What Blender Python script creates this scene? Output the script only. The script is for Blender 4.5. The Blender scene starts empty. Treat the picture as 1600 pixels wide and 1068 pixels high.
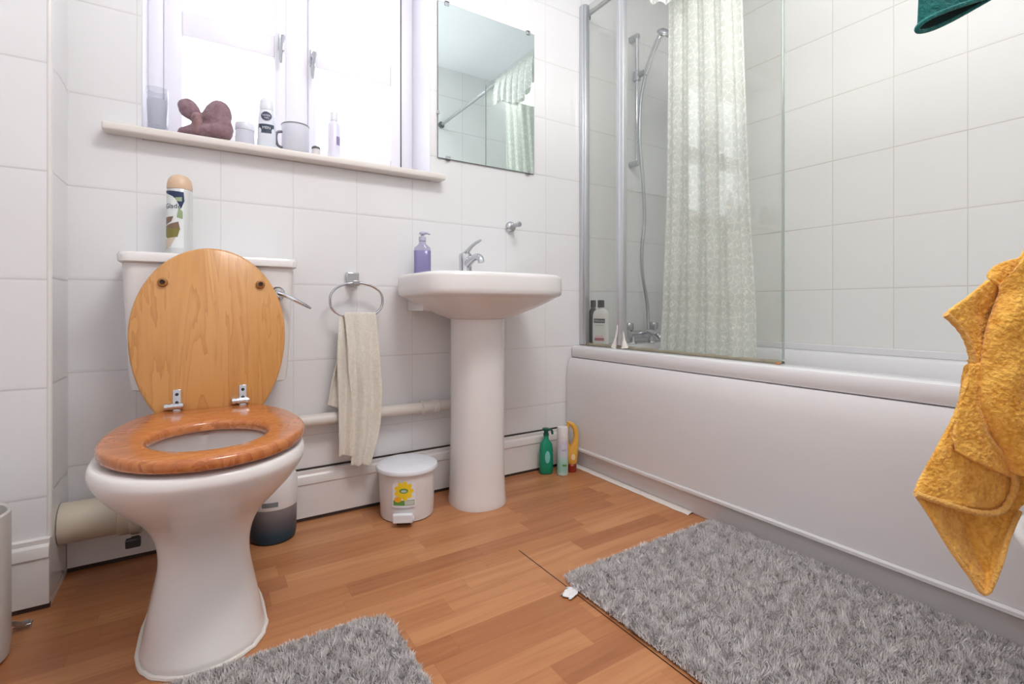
import bpy, bmesh, math, random
import numpy as np
from mathutils import Vector, Matrix, noise as mnoise
random.seed(7); rng = np.random.default_rng(7)
PI = math.pi
C = bpy.context.scene.collection
sc = bpy.context.scene
R = math.radians

# ------------------------------------------------------------------ colour / materials
def lin(c):
    return tuple((x/255/12.92) if x/255 <= 0.04045 else ((x/255+0.055)/1.055)**2.4 for x in c)
class NT:
    """tiny node helper"""
    def __init__(s, name):
        s.m = bpy.data.materials.new(name); s.m.use_nodes = True
        s.t = s.m.node_tree; s.n = s.t.nodes; s.l = s.t.links
        s.b = s.n['Principled BSDF']; s.out = s.n['Material Output']
    def add(s, typ, **kw):
        n = s.n.new(typ)
        for k, v in kw.items(): setattr(n, k, v)
        return n
    def link(s, a, b): s.l.new(a, b)
    def setin(s, sock, v):
        if hasattr(v, 'links'): s.l.new(v, sock)
        else: sock.default_value = v
    def math(s, op, a, b=0.0, c=None, clamp=False):
        n = s.n.new('ShaderNodeMath'); n.operation = op; n.use_clamp = clamp
        s.setin(n.inputs[0], a); s.setin(n.inputs[1], b)
        if c is not None: s.setin(n.inputs[2], c)
        return n.outputs[0]
    def mix(s, f, a, b, mode='MIX'):
        n = s.n.new('ShaderNodeMix'); n.data_type = 'RGBA'; n.blend_type = mode
        s.setin(n.inputs[0], f)
        for i, v in ((6, a), (7, b)):
            s.setin(n.inputs[i], v if hasattr(v, 'links') else (*v, 1))
        return n.outputs[2]
    def noise(s, vec, scale, detail=3, rough=.5, dist=0.0):
        n = s.n.new('ShaderNodeTexNoise'); n.inputs['Scale'].default_value = scale
        n.inputs['Detail'].default_value = detail; n.inputs['Roughness'].default_value = rough
        n.inputs['Distortion'].default_value = dist
        if vec is not None: s.l.new(vec, n.inputs['Vector'])
        return n.outputs['Fac']
    def ramp(s, f, stops):
        n = s.n.new('ShaderNodeValToRGB'); e = n.color_ramp.elements
        e[0].position, e[0].color = stops[0][0], (*stops[0][1], 1)
        e[1].position, e[1].color = stops[-1][0], (*stops[-1][1], 1)
        for p, c in stops[1:-1]:
            x = e.new(p); x.color = (*c, 1)
        s.setin(n.inputs[0], f); return n.outputs[0]
    def objco(s): return s.n.new('ShaderNodeTexCoord').outputs['Object']
    def pos(s): return s.n.new('ShaderNodeNewGeometry').outputs['Position']
    def mapv(s, vec, scale):
        n = s.n.new('ShaderNodeMapping'); n.inputs['Scale'].default_value = scale
        s.l.new(vec, n.inputs['Vector']); return n.outputs[0]
    def sep(s, vec):
        n = s.n.new('ShaderNodeSeparateXYZ'); s.l.new(vec, n.inputs[0]); return n.outputs
    def comb(s, x, y, z=0.0):
        n = s.n.new('ShaderNodeCombineXYZ')
        for i, v in enumerate((x, y, z)): s.setin(n.inputs[i], v)
        return n.outputs[0]
    def bump(s, h, strength=.3, dist=.002):
        n = s.n.new('ShaderNodeBump'); n.inputs['Strength'].default_value = strength
        n.inputs['Distance'].default_value = dist; s.l.new(h, n.inputs['Height'])
        s.l.new(n.outputs[0], s.b.inputs['Normal']); return n
    def col(s, v): s.setin(s.b.inputs['Base Color'], v if hasattr(v, 'links') else (*v, 1))
    def set(s, **kw):
        for k, v in kw.items(): s.setin(s.b.inputs[k.replace('_', ' ')], v)

def plain(name, rgb, rough=.4, metal=0.0, vary=.04, scale=14, bump=0.0, **kw):
    t = NT(name); c = lin(rgb)
    f = t.noise(t.objco(), scale, 3)
    lo = tuple(max(0, x*(1-vary)) for x in c); hi = tuple(min(1, x*(1+vary)) for x in c)
    t.col(t.mix(f, lo, hi)); t.set(Roughness=rough, Metallic=metal, **kw)
    if bump: t.bump(f, bump, .002)
    return t.m

def tiles(name, axis, line_u, per_u, line_z, per_z, rgb=(228, 228, 229), grout=(190, 189, 186), gw=.0021, stain=0.0, vw=1.4):
    t = NT(name); p = t.sep(t.pos())
    def dist(v, off, per):
        x = t.math('DIVIDE', t.math('SUBTRACT', v, off), per)
        x = t.math('ADD', x, 0.5)
        fr = t.math('FRACT', t.math('ADD', x, 100.0))
        return t.math('MULTIPLY', t.math('ABSOLUTE', t.math('SUBTRACT', fr, .5)), per)
    du = dist(p[axis], line_u, per_u); dz = dist(p[2], line_z, per_z)
    # vertical joints are tighter and fainter than the horizontal ones
    d = t.math('MINIMUM', t.math('MULTIPLY', du, vw), dz)
    g = t.math('SUBTRACT', 1.0, t.math('MULTIPLY', t.math('SUBTRACT', d, gw*.55), 1/(gw*.9)), clamp=True)
    g = t.math('MULTIPLY', g, t.math('ADD', .45, t.math('MULTIPLY', t.noise(t.pos(), 5, 2), .7)))
    gc = lin(grout)
    if stain:
        gc = t.mix(t.math('MULTIPLY', t.noise(t.pos(), 2.3, 2), stain), lin(grout), lin((186, 172, 150)))
    big = t.noise(t.pos(), 3.0, 2)
    c = t.mix(big, lin(tuple(x-3 for x in rgb)), lin(tuple(min(255, x+3) for x in rgb)))
    t.col(t.mix(g, c, gc))
    edge = t.math('MULTIPLY', d, 1/.008, clamp=True)
    h = t.math('ADD', t.math('MULTIPLY', edge, 1.0), t.math('MULTIPLY', t.noise(t.pos(), 9, 2), .5))
    t.bump(h, .35, .0012)
    t.set(Roughness=t.math('ADD', .16, t.math('MULTIPLY', g, .5)))
    return t.m

def glassy(name, tint=(240, 246, 243), refl=1.0, rough=0.0, alpha=None):
    """thin pane: transparent with a fresnel reflection"""
    t = NT(name); t.n.remove(t.b)
    tr = t.add('ShaderNodeBsdfTransparent'); tr.inputs[0].default_value = (*lin(tint), 1)
    gl = t.add('ShaderNodeBsdfGlossy'); gl.inputs['Roughness'].default_value = rough
    fr = t.add('ShaderNodeFresnel'); bf = t.n.new('ShaderNodeNewGeometry').outputs['Backfacing']
    t.link(t.math('SUBTRACT', 1.5, t.math('MULTIPLY', bf, 1.5-1/1.5)), fr.inputs['IOR'])
    f = t.math('MULTIPLY', fr.outputs[0], refl, clamp=True)
    mx = t.add('ShaderNodeMixShader'); t.link(f, mx.inputs[0]); t.link(tr.outputs[0], mx.inputs[1]); t.link(gl.outputs[0], mx.inputs[2])
    t.link(mx.outputs[0], t.out.inputs[0]); return t.m

M = {}
M['tile_back'] = tiles('tile_back', 0, .2608, .2055, .7800, .2515, grout=(202, 201, 200), vw=2.2)
M['tile_right'] = tiles('tile_right', 1, .9575, .2010, .7740, .2515, rgb=(230, 230, 227), stain=.7, grout=(202, 200, 193), gw=.0018, vw=1.6)
M['tile_front'] = tiles('tile_front', 0, .90, .2010, .7780, .2515)
M['tile_box'] = tiles('tile_box', 0, -.53, 3.0, .7700, .2560, grout=(198, 197, 196))
M['tile_box_side'] = tiles('tile_box_side', 1, 1.2, 3.0, .7750, .2540, grout=(198, 197, 196))
M['paint'] = plain('white_paint', (226, 227, 230), .6, vary=.02, scale=4)
M['ceiling'] = plain('ceiling_paint', (232, 236, 242), .8, vary=.02, scale=3)
M['gloss'] = plain('white_gloss_paint', (224, 221, 219), .3, vary=.03, scale=9, bump=.05)
M['frame_white'] = plain('window_frame_paint', (236, 235, 243), .35, vary=.02)
M['sill'] = plain('window_sill_paint', (226, 220, 214), .4, vary=.03)
M['ceramic'] = plain('white_ceramic', (228, 225, 224), .24, vary=.015, scale=3, Coat_Weight=.25, Coat_Roughness=.10)
M['acrylic'] = plain('white_acrylic', (224, 223, 225), .18, vary=.015, scale=3)
M['panel'] = plain('bath_panel_acrylic', (222, 220, 221), .28, vary=.015, scale=3)
M['plastic'] = plain('white_plastic', (222, 219, 219), .3, vary=.02)
M['lid_plastic'] = plain('white_lid_plastic', (226, 229, 236), .28, vary=.02)
M['pipe'] = plain('aged_white_pipe', (214, 207, 200), .4, vary=.06, scale=8)
M['soil'] = plain('soil_pipe_plastic', (196, 186, 168), .45, vary=.12, scale=9)
M['chrome'] = plain('chrome', (208, 210, 214), .08, 1.0, vary=.02)
M['satin'] = plain('satin_chrome', (186, 188, 192), .28, 1.0, vary=.03)
M['alu'] = plain('aluminium_profile', (206, 208, 212), .34, .85, vary=.03)
M['black'] = plain('black_plastic', (38, 38, 42), .4)
M['darkgap'] = plain('dark_gap', (62, 48, 42), .8)
M['silicone'] = plain('white_silicone', (226, 220, 214), .5, vary=.06, scale=30)
M['dirt'] = plain('grimy_seal', (150, 142, 122), .6, vary=.3, scale=30)
M['mirror'] = plain('mirror_silver', (222, 233, 231), .015, 1.0, vary=.005)
M['mirror_edge'] = plain('mirror_edge', (120, 128, 130), .3)
M['rust'] = plain('rust_spot', (168, 112, 66), .8, vary=.3, scale=60)
M['paper'] = plain('paper', (228, 226, 226), .8)
M['glass'] = glassy('window_glass', (252, 253, 255))
M['screen_glass'] = glassy('screen_glass', (248, 249, 247), 1.0)
M['screen_edge'] = plain('screen_edge', (160, 172, 166), .2)
M['clear'] = glassy('clear_plastic', (228, 226, 240), 1.0, .03)
M['vase'] = glassy('thick_glass', (244, 245, 247), .8, .02)

# laminate floor
def floor_mat():
    t = NT('laminate_floor'); p = t.sep(t.pos())
    rw = .0635
    row = t.math('FLOOR', t.math('DIVIDE', t.math('ADD', p[1], 5.0), rw))
    wn = t.add('ShaderNodeTexWhiteNoise', noise_dimensions='1D'); t.link(row, wn.inputs['W'])
    xs = t.math('ADD', t.math('DIVIDE', p[0], .37), t.math('MULTIPLY', wn.outputs['Value'], 7.3))
    col = t.math('FLOOR', t.math('ADD', xs, 50.0))
    w2 = t.add('ShaderNodeTexWhiteNoise', noise_dimensions='2D'); t.link(t.comb(row, col), w2.inputs['Vector'])
    base = t.ramp(w2.outputs['Value'], [(0, lin((170, 111, 72))), (.35, lin((184, 124, 80))), (.7, lin((192, 133, 88))), (1, lin((203, 146, 100)))])
    gv = t.comb(t.math('ADD', t.math('MULTIPLY', p[0], 2.6), t.math('MULTIPLY', w2.outputs['Value'], 31)), t.math('MULTIPLY', p[1], 46), 0)
    g1 = t.noise(gv, 1.0, 4, .6, .6)
    c = t.mix(t.math('MULTIPLY', t.math('SUBTRACT', g1, .42, clamp=True), 1.5, clamp=True), base, t.mix(1.0, base, lin((196, 160, 138)), 'MULTIPLY'))
    pores = t.noise(t.comb(t.math('MULTIPLY', p[0], 9), t.math('MULTIPLY', p[1], 330), 0), 1.0, 2)
    c = t.mix(t.math('MULTIPLY', pores, .16), c, lin((120, 72, 40)))
    # fine strip joints
    def joint(v, w):
        fr = t.math('FRACT', v)
        return t.math('LESS_THAN', t.math('MINIMUM', fr, t.math('SUBTRACT', 1.0, fr)), w)
    j = t.math('MAXIMUM', joint(t.math('DIVIDE', t.math('ADD', p[1], 5.0), rw), .007), joint(t.math('ADD', xs, 50.0), .0015))
    c = t.mix(t.math('MULTIPLY', j, .28), c, lin((120, 70, 40)))
    # open gap between two board ends
    gap = t.math('MULTIPLY', t.math('LESS_THAN', t.math('ABSOLUTE', t.math('SUBTRACT', p[0], .783)), .0017), t.math('LESS_THAN', p[1], 1.196))
    c = t.mix(gap, c, lin((48, 24, 16)))
    t.col(c); t.set(Roughness=t.math('ADD', .30, t.math('MULTIPLY', g1, .12)))
    t.bump(t.math('SUBTRACT', t.math('MULTIPLY', g1, .15), gap), .25, .0015)
    return t.m
M['floor'] = floor_mat()

def wood(name, a, b, c3, sx, sy, sz, rough=.3):
    t = NT(name); co = t.objco()
    v = t.mapv(co, (sx, sy, sz))
    n1 = t.noise(v, 1.0, 4, .55, 1.2)
    ring = t.math('FRACT', t.math('MULTIPLY', n1, 7.0))
    ring = t.math('POWER', ring, 3.0)
    fine = t.noise(t.mapv(co, (sx*9, sy*9, sz*3)), 1.0, 3)
    c = t.ramp(n1, [(.25, lin(a)), (.5, lin(b)), (.75, lin(a))])
    c = t.mix(t.math('MULTIPLY', ring, .8), c, lin(c3))
    c = t.mix(t.math('MULTIPLY', fine, .25), c, lin(c3))
    t.col(c); t.set(Roughness=rough, Coat_Weight=.35, Coat_Roughness=.12); t.bump(n1, .03, .001)
    return t.m
M['pine'] = wood('pale_pine', (214, 160, 96), (206, 150, 86), (184, 124, 62), 16, 6, 1.3)
M['seatwood'] = wood('orange_varnished_pine', (204, 134, 78), (192, 116, 62), (158, 86, 40), 7, 26, 8, .22)
M['buffer'] = plain('brown_rubber', (150, 98, 44), .5)
M['buffer_hole'] = plain('buffer_hole', (42, 26, 14), .7)

def pile_mat():
    t = NT('grey_shag_pile')
    at = t.add('ShaderNodeAttribute', attribute_name='tone')
    big = t.noise(t.pos(), 16, 3)
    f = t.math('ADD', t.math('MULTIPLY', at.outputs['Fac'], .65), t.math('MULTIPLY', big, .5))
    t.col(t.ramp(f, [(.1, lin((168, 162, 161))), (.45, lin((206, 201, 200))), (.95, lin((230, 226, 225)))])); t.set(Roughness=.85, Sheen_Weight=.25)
    return t.m
M['pile'] = pile_mat()
M['matbase'] = plain('mat_backing', (120, 114, 113), .9)

def terry(name, a, b, scale=260):
    t = NT(name); co = t.objco()
    v = t.noise(co, scale, 2, .6); w = t.noise(co, scale*.24, 3)
    f = t.math('ADD', t.math('MULTIPLY', v, .6), t.math('MULTIPLY', w, .5))
    t.col(t.ramp(f, [(.34, lin(b)), (.66, lin(a))])); t.set(Roughness=.95, Sheen_Weight=.35, Sheen_Roughness=.4)
    t.bump(t.math('ADD', v, t.math('MULTIPLY', w, .6)), .8, .004)
    return t.m
M['yellow'] = terry('mustard_terry', (250, 196, 94), (210, 140, 38), 170)
M['yellow_hem'] = terry('mustard_hem', (240, 190, 104), (222, 162, 72), 300)
M['cream'] = terry('cream_cotton', (238, 233, 222), (224, 216, 203), 420)
M['teal'] = terry('teal_cloth', (26, 118, 114), (14, 90, 90), 120)
M['teal_in'] = plain('shaded_teal_inside', (6, 40, 40), .9)  # inside of the sleeve, shade of the opening put into the colour
M['maroon'] = terry('plum_velvet', (150, 122, 130), (122, 92, 100), 60)
M['maroon_knot'] = terry('plum_velvet_light', (160, 128, 130), (134, 100, 102), 60)

def curtain_mat():
    t = NT('lace_curtain')
    uv = t.add('ShaderNodeUVMap'); s = t.sep(uv.outputs[0])
    x = t.math('MULTIPLY', s[0], 1.0); y = t.math('MULTIPLY', s[1], 1.0)
    vv = t.comb(x, y, 0)
    vo = t.add('ShaderNodeTexVoronoi', voronoi_dimensions='2D', feature='DISTANCE_TO_EDGE'); vo.inputs['Scale'].default_value = 34; t.link(vv, vo.inputs['Vector'])
    v2 = t.add('ShaderNodeTexVoronoi', voronoi_dimensions='2D'); v2.inputs['Scale'].default_value = 60; t.link(vv, v2.inputs['Vector'])
    a = t.math('SINE', t.math('MULTIPLY', t.math('ADD', x, y), 75)); b = t.math('SINE', t.math('MULTIPLY', t.math('SUBTRACT', x, y), 75))
    trell = t.math('GREATER_THAN', t.math('MULTIPLY', a, b), .25)
    pet = t.math('LESS_THAN', v2.outputs['Distance'], .36)
    edge = t.math('LESS_THAN', vo.outputs['Distance'], .055)
    pat = t.math('MAXIMUM', t.math('MULTIPLY', trell, pet), t.math('MULTIPLY', edge, .8))
    c = t.mix(pat, lin((236, 239, 235)), lin((254, 253, 251)))
    t.col(c); t.set(Roughness=.7)
    tl = t.add('ShaderNodeBsdfTranslucent'); t.link(c, tl.inputs[0])
    mx = t.add('ShaderNodeMixShader'); mx.inputs[0].default_value = .25
    t.link(t.b.outputs[0], mx.inputs[1]); t.link(tl.outputs[0], mx.inputs[2])
    tp = t.add('ShaderNodeBsdfTransparent')
    m2 = t.add('ShaderNodeMixShader'); t.link(t.math('MULTIPLY', t.math('SUBTRACT', 1.0, pat), .10), m2.inputs[0])
    t.link(mx.outputs[0], m2.inputs[1]); t.link(tp.outputs[0], m2.inputs[2])
    t.link(m2.outputs[0], t.out.inputs[0]); t.bump(pat, .4, .001)
    return t.m
M['curtain'] = curtain_mat()

def translucent(name, rgb, f=.7):
    t = NT(name); c = lin(rgb); t.col(t.mix(t.noise(t.objco(), 40, 2), c, tuple(x*.95 for x in c))); t.set(Roughness=.5)
    tl = t.add('ShaderNodeBsdfTranslucent'); tl.inputs[0].default_value = (*c, 1)
    mx = t.add('ShaderNodeMixShader'); mx.inputs[0].default_value = f
    t.link(t.b.outputs[0], mx.inputs[1]); t.link(tl.outputs[0], mx.inputs[2]); t.link(mx.outputs[0], t.out.inputs[0]); return t.m
M['milky'] = translucent('milky_plastic', (240, 240, 244), .6)
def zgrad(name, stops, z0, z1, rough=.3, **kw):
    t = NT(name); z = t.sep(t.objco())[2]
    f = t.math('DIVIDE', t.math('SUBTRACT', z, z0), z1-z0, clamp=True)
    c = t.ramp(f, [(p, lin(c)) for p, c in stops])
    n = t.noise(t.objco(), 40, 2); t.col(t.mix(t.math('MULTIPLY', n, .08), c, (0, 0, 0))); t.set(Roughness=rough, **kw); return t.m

# ------------------------------------------------------------------ mesh building
class MB:
    def __init__(s): s.v = []; s.f = []; s.uv = None
    def add(s, vs, fs):
        o = len(s.v); s.v += [tuple(p) for p in vs]; s.f += [tuple(i+o for i in f) for f in fs]; return s
    def box(s, x0, x1, y0, y1, z0, z1):
        return s.add([(x0,y0,z0),(x1,y0,z0),(x1,y1,z0),(x0,y1,z0),(x0,y0,z1),(x1,y0,z1),(x1,y1,z1),(x0,y1,z1)],
                     [(3,2,1,0),(4,5,6,7),(0,1,5,4),(1,2,6,5),(2,3,7,6),(3,0,4,7)])
    def quad(s, a, b, c, d): return s.add([a, b, c, d], [(0, 1, 2, 3)])
    def rings(s, rs, cap0=True, cap1=True):
        n = len(rs[0]); vs = [p for r in rs for p in r]; fs = []
        for k in range(len(rs)-1):
            for i in range(n):
                j = (i+1) % n; fs.append((k*n+i, k*n+j, (k+1)*n+j, (k+1)*n+i))
        if cap0: fs.append(tuple(reversed(range(n))))
        if cap1: fs.append(tuple(range((len(rs)-1)*n, len(rs)*n)))
        return s.add(vs, fs)
    def lathe(s, prof, c=(0, 0, 0), seg=40, cap0=True, cap1=True, sx=1, sy=1, axis='z'):
        rs = []
        for r, z in prof:
            ring = []
            for i in range(seg):
                a = 2*PI*i/seg; x, y = r*math.cos(a)*sx, r*math.sin(a)*sy
                if axis == 'z': p = (c[0]+x, c[1]+y, c[2]+z)
                elif axis == 'y': p = (c[0]+x, c[1]-z, c[2]+y)      # grows toward -Y
                else: p = (c[0]+z, c[1]+x, c[2]+y)
                ring.append(p)
            rs.append(ring)
        return s.rings(rs, cap0, cap1)
    def tube(s, path, r, seg=14, closed=False, cap=True):
        P = [Vector(p) for p in path]; n = len(P)
        rr = r if isinstance(r, (list, tuple)) else [r]*n
        rs = []; prev = None
        for i in range(n):
            if closed: d = P[(i+1) % n]-P[i-1]
            else: d = P[min(i+1, n-1)]-P[max(i-1, 0)]
            d.normalize()
            if prev is None:
                up = Vector((0, 0, 1)) if abs(d.z) < .9 else Vector((1, 0, 0)); u = d.cross(up).normalized()
            else:
                u = (prev-d*prev.dot(d)).normalized()
            prev = u; w = d.cross(u)
            rs.append([tuple(P[i]+(u*math.cos(2*PI*k/seg)+w*math.sin(2*PI*k/seg))*rr[i]) for k in range(seg)])
        if closed: rs.append(rs[0]); return s.rings(rs, False, False)
        return s.rings(rs, cap, cap)
    def sheet(s, grid):
        h, w = len(grid), len(grid[0]); vs = [p for r in grid for p in r]
        return s.add(vs, [(i*w+j, i*w+j+1, (i+1)*w+j+1, (i+1)*w+j) for i in range(h-1) for j in range(w-1)])
    def xform(s, f): s.v = [tuple(f(*p)) for p in s.v]; return s
    def build(s, name, mat, parent=None, smooth=35, bevel=0, bseg=2, subsurf=0, solid=0, local=False, weld=False):
        off = Vector((0, 0, 0))
        if parent is not None and not local:
            q = parent
            while q is not None: off += q.location; q = q.parent
        me = bpy.data.meshes.new(name); me.from_pydata([tuple(Vector(p)-off) for p in s.v], [], s.f)
        bm = bmesh.new(); bm.from_mesh(me)
        if weld: bmesh.ops.remove_doubles(bm, verts=bm.verts, dist=1e-5)
        bmesh.ops.recalc_face_normals(bm, faces=bm.faces); bm.to_mesh(me); bm.free()
        if smooth:
            me.polygons.foreach_set('use_smooth', [True]*len(me.polygons)); me.set_sharp_from_angle(angle=R(smooth))
        me.materials.append(mat)
        o = bpy.data.objects.new(name, me); C.objects.link(o)
        if parent is not None: o.parent = parent
        if solid:
            m = o.modifiers.new('solid', 'SOLIDIFY'); m.thickness = solid; m.offset = 0
        if bevel:
            m = o.modifiers.new('bevel', 'BEVEL'); m.width = bevel; m.segments = bseg; m.limit_method = 'ANGLE'; m.angle_limit = R(40)
            me.polygons.foreach_set('use_smooth', [True]*len(me.polygons)); m.harden_normals = False
        if subsurf:
            m = o.modifiers.new('sub', 'SUBSURF'); m.levels = subsurf; m.render_levels = subsurf
        return o

def crs(pts, n):
    """catmull-rom resample"""
    P = [Vector(p) for p in pts]; P = [P[0]*2-P[1]]+P+[P[-1]*2-P[-2]]; out = []; k = len(P)-3
    for i in range(n):
        t = i/(n-1)*k; j = min(int(t), k-1); u = t-j; a, b, c, d = P[j:j+4]
        out.append(0.5*((2*b)+(c-a)*u+(2*a-5*b+4*c-d)*u*u+(3*b-a-3*c+d)*u**3))
    return out
def rrect(x0, x1, y0, y1, r, z, n=8):
    out = []
    for cx, cy, a0 in ((x1-r, y1-r, 0), (x0+r, y1-r, 90), (x0+r, y0+r, 180), (x1-r, y0+r, 270)):
        for i in range(n):
            a = R(a0+90*i/(n-1)); out.append((cx+r*math.cos(a), cy+r*math.sin(a), z))
    return out
def sellipse(cx, cy, a, b, z, e=2.0, n=48, rot=0):
    out = []
    for i in range(n):
        t = 2*PI*i/n; c, s_ = math.cos(t), math.sin(t)
        x = a*math.copysign(abs(c)**(2/e), c); y = b*math.copysign(abs(s_)**(2/e), s_)
        out.append((cx+x*math.cos(rot)-y*math.sin(rot), cy+x*math.sin(rot)+y*math.cos(rot), z))
    return out
def thing(name, label, cat, loc=(0, 0, 0), rz=0, group=None):
    o = bpy.data.objects.new(name, None); o.empty_display_size = .05; C.objects.link(o)
    o.location = loc; o.rotation_euler = (0, 0, rz); return tag(o, label, cat, group)
def tag(o, label, cat, group=None):
    o['label'] = label; o['category'] = cat
    if group: o['group'] = group
    return o
def struct(o): o['kind'] = 'structure'; return o
def text_mb(body, size):
    cu = bpy.data.curves.new('t', 'FONT'); cu.body = body; cu.size = size; cu.align_x = 'CENTER'; cu.align_y = 'CENTER'; cu.resolution_u = 3
    ob = bpy.data.objects.new('t', cu); C.objects.link(ob); dg = bpy.context.evaluated_depsgraph_get(); dg.update()
    me = bpy.data.meshes.new_from_object(ob.evaluated_get(dg)); mb = MB(); mb.add([tuple(v.co) for v in me.vertices], [tuple(p.vertices) for p in me.polygons])
    bpy.data.objects.remove(ob); bpy.data.curves.remove(cu); bpy.data.meshes.remove(me); return mb
def wrap(mb, r, z, a0=0.0):
    """flat xy outline -> onto an upright cylinder of radius r, facing local -Y turned by a0"""
    def f(x, y, q):
        a = x/r + a0; return (r*math.sin(a), -r*math.cos(a), z+y)
    return mb.xform(f)
def gridpoly(fn, nx, ny):
    return MB().sheet([[fn(i/(nx-1), j/(ny-1)) for i in range(nx)] for j in range(ny)])
def flat_disc(rx, ry, n=28, cx=0, cy=0):
    m = MB(); vs = [(cx, cy, 0)]+[(cx+rx*math.cos(2*PI*i/n), cy+ry*math.sin(2*PI*i/n), 0) for i in range(n)]
    return m.add(vs, [(0, i+1, (i+1) % n+1) for i in range(n)])
def flat_rect(w, h, cx=0, cy=0, nx=14):
    return gridpoly(lambda s, t: (cx+(s-.5)*w, cy+(t-.5)*h, 0), nx, 3)

# ------------------------------------------------------------------ room
XL, XR, YB, YE, ZC = -.62, 2.096, 1.754, .10, 2.50
struct(MB().box(XL-.1, XR+.1, -1.0, YB+.3, -.1, 0).build('floor', M['floor'], smooth=0))
struct(MB().box(XL-.1, XR+.1, -1.0, YB+.32, ZC, ZC+.1).build('ceiling', M['ceiling'], smooth=0))
WX0, WX1, WZ0, WZ1, WY = -.138, .743, 1.195, 2.14, 1.95
w = MB(); T = YB+.32
w.box(XL-.1, WX0, YB, T, 0, ZC); w.box(WX1, XR+.1, YB, T, 0, ZC)
w.box(WX0, WX1, YB, T, 0, WZ0-.012); w.box(WX0, WX1, YB, T, WZ1, ZC)
struct(w.build('wall_back', M['tile_back'], smooth=0))
struct(MB().box(XR, XR+.1, -.02, YB, 0, ZC).build('wall_right', M['tile_right'], smooth=0))
struct(MB().box(.76, XR, -.02, YE, 0, ZC).build('wall_front', M['tile_front'], smooth=0))
struct(MB().box(.76, .86, -1.0, -.02, 0, ZC).build('wall_entry', M['paint'], smooth=0))
struct(MB().box(XL, .76, -1.0, -.95, 0, ZC).build('wall_rear', M['paint'], smooth=0))
struct(MB().box(XL-.1, XL, -1.0, YB, 0, ZC).build('wall_side', M['paint'], smooth=0))
# boxed-in pipe duct in the left corner
BX, BY = -.297, 1.572
b = struct(MB().box(XL, BX-.001, BY, YB, 0, ZC).build('wall_left', M['tile_box'], smooth=0))
s_ = MB().quad((BX, BY, 0), (BX, YB, 0), (BX, YB, ZC), (BX, BY, ZC)).build('tile_return', M['tile_box_side'], b, smooth=0)
MB().tube([(BX-.003, BY+.003, .16), (BX-.003, BY+.003, ZC)], .0055, 10).build('corner_bead', M['gloss'], b)
# white paint on the reveal
rv = MB(); e = .0006
rv.quad((WX0+e, YB-.001, WZ0), (WX0+e, WY+.02, WZ0), (WX0+e, WY+.02, WZ1), (WX0+e, YB, WZ1))
rv.quad((WX1-e, YB, WZ0), (WX1-e, WY+.02, WZ0), (WX1-e, WY+.02, WZ1), (WX1-e, YB, WZ1))
rv.quad((WX0, YB, WZ1-e), (WX1, YB, WZ1-e), (WX1, WY+.02, WZ1-e), (WX0, WY+.02, WZ1-e))
struct(rv.build('trim_1', M['frame_white'], smooth=0))

# skirting boards
def skirting(name, x0, x1, yw, parent=None):
    prof = [(0, .012), (-.016, .012), (-.016, .118), (-.020, .122), (-.020, .134), (-.017, .146), (-.012, .152), (-.012, .162), (0, .164)]
    m = MB()
    m.rings([[(x, yw+a, z) for a, z in prof] for x in (x0, x1)])
    o = struct(m.build(name, M['gloss'], smooth=25))
    MB().box(x0, x1, yw-.012, yw-.001, 0, .012).build('shadow_gap', M['darkgap'], o, smooth=0)
    return o
bb = skirting('baseboard_back', BX+.001, 1.392, YB-.004)
MB().box(BX+.002, 1.392, YB-.006, YB-.0005, .1645, .1695).build('open_joint', M['darkgap'], bb, smooth=0)
skirting('baseboard_left', XL+.002, BX, BY)

# ------------------------------------------------------------------ window
win = bpy.data.objects.new('window_1', None); C.objects.link(win); struct(win)
fr = MB(); D0, D1 = WY-.015, WY+.055
fr.box(WX0, -.095, D0, D1, WZ0, WZ1); fr.box(.692, WX1, D0, D1, WZ0, WZ1); fr.box(.262, .338, D0, D1, WZ0, WZ1)
fr.box(WX0, WX1, D0, D1, WZ0, WZ0+.05); fr.box(WX0, WX1, D0, D1, WZ1-.05, WZ1)
fr.build('frame', M['frame_white'], win, smooth=0, bevel=.004)
MB().box(.6885, .6925, D0-.006, D1-.03, WZ0+.012, WZ1-.05).build('casement_gap', M['black'], win, smooth=0)
for x0, x1, a, b_ in ((-.0955, .262, -.047, .226), (.338, .6885, .366, .648)):
    m = MB(); z0, z1 = WZ0+.052, WZ1-.052; y0, y1 = D0-.008, D1-.02
    m.box(x0, a, y0, y1, z0, z1); m.box(b_, x1, y0, y1, z0, z1)
    m.box(a, b_, y0, y1, z0, z0+.045); m.box(a, b_, y0, y1, z1-.045, z1); m.box(a, b_, y0+.004, y1, 1.592, 1.672)
    cs = m.build('casement', M['frame_white'], win, smooth=0, bevel=.003)
    for za, zb in ((z0+.045, 1.592), (1.672, z1-.045)):
        MB().box(a, b_, WY+.006, WY+.010, za, zb).build('pane', M['glass'], cs, smooth=0)
for hx, hz in ((.247, 1.648), (.353, 1.618)):
    m = MB(); y = D0-.008
    m.box(hx-.009, hx+.009, y-.010, y-.0002, hz-.030, hz+.030); m.lathe([(.009, 0), (.009, .026), (.007, .030)], (hx, y-.008, hz+.006), 16, axis='y')
    h = m.build('handle', M['satin'], win, bevel=.002)
    MB().tube(crs([(hx, y-.034, hz+.008), (hx-.004, y-.038, hz-.02), (hx-.006, y-.034, hz-.06), (hx-.006, y-.032, hz-.085)], 10), [.008, .008, .007, .0065, .006, .006, .0055, .0055, .005, .004], 10).build('handle_lever', M['satin'], h)
sl = MB(); sl.box(-.222, .787, 1.703, YB-.0005, 1.184, 1.207); sl.box(WX0+.001, WX1-.001, YB-.001, D0-.001, 1.184, 1.207)
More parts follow.
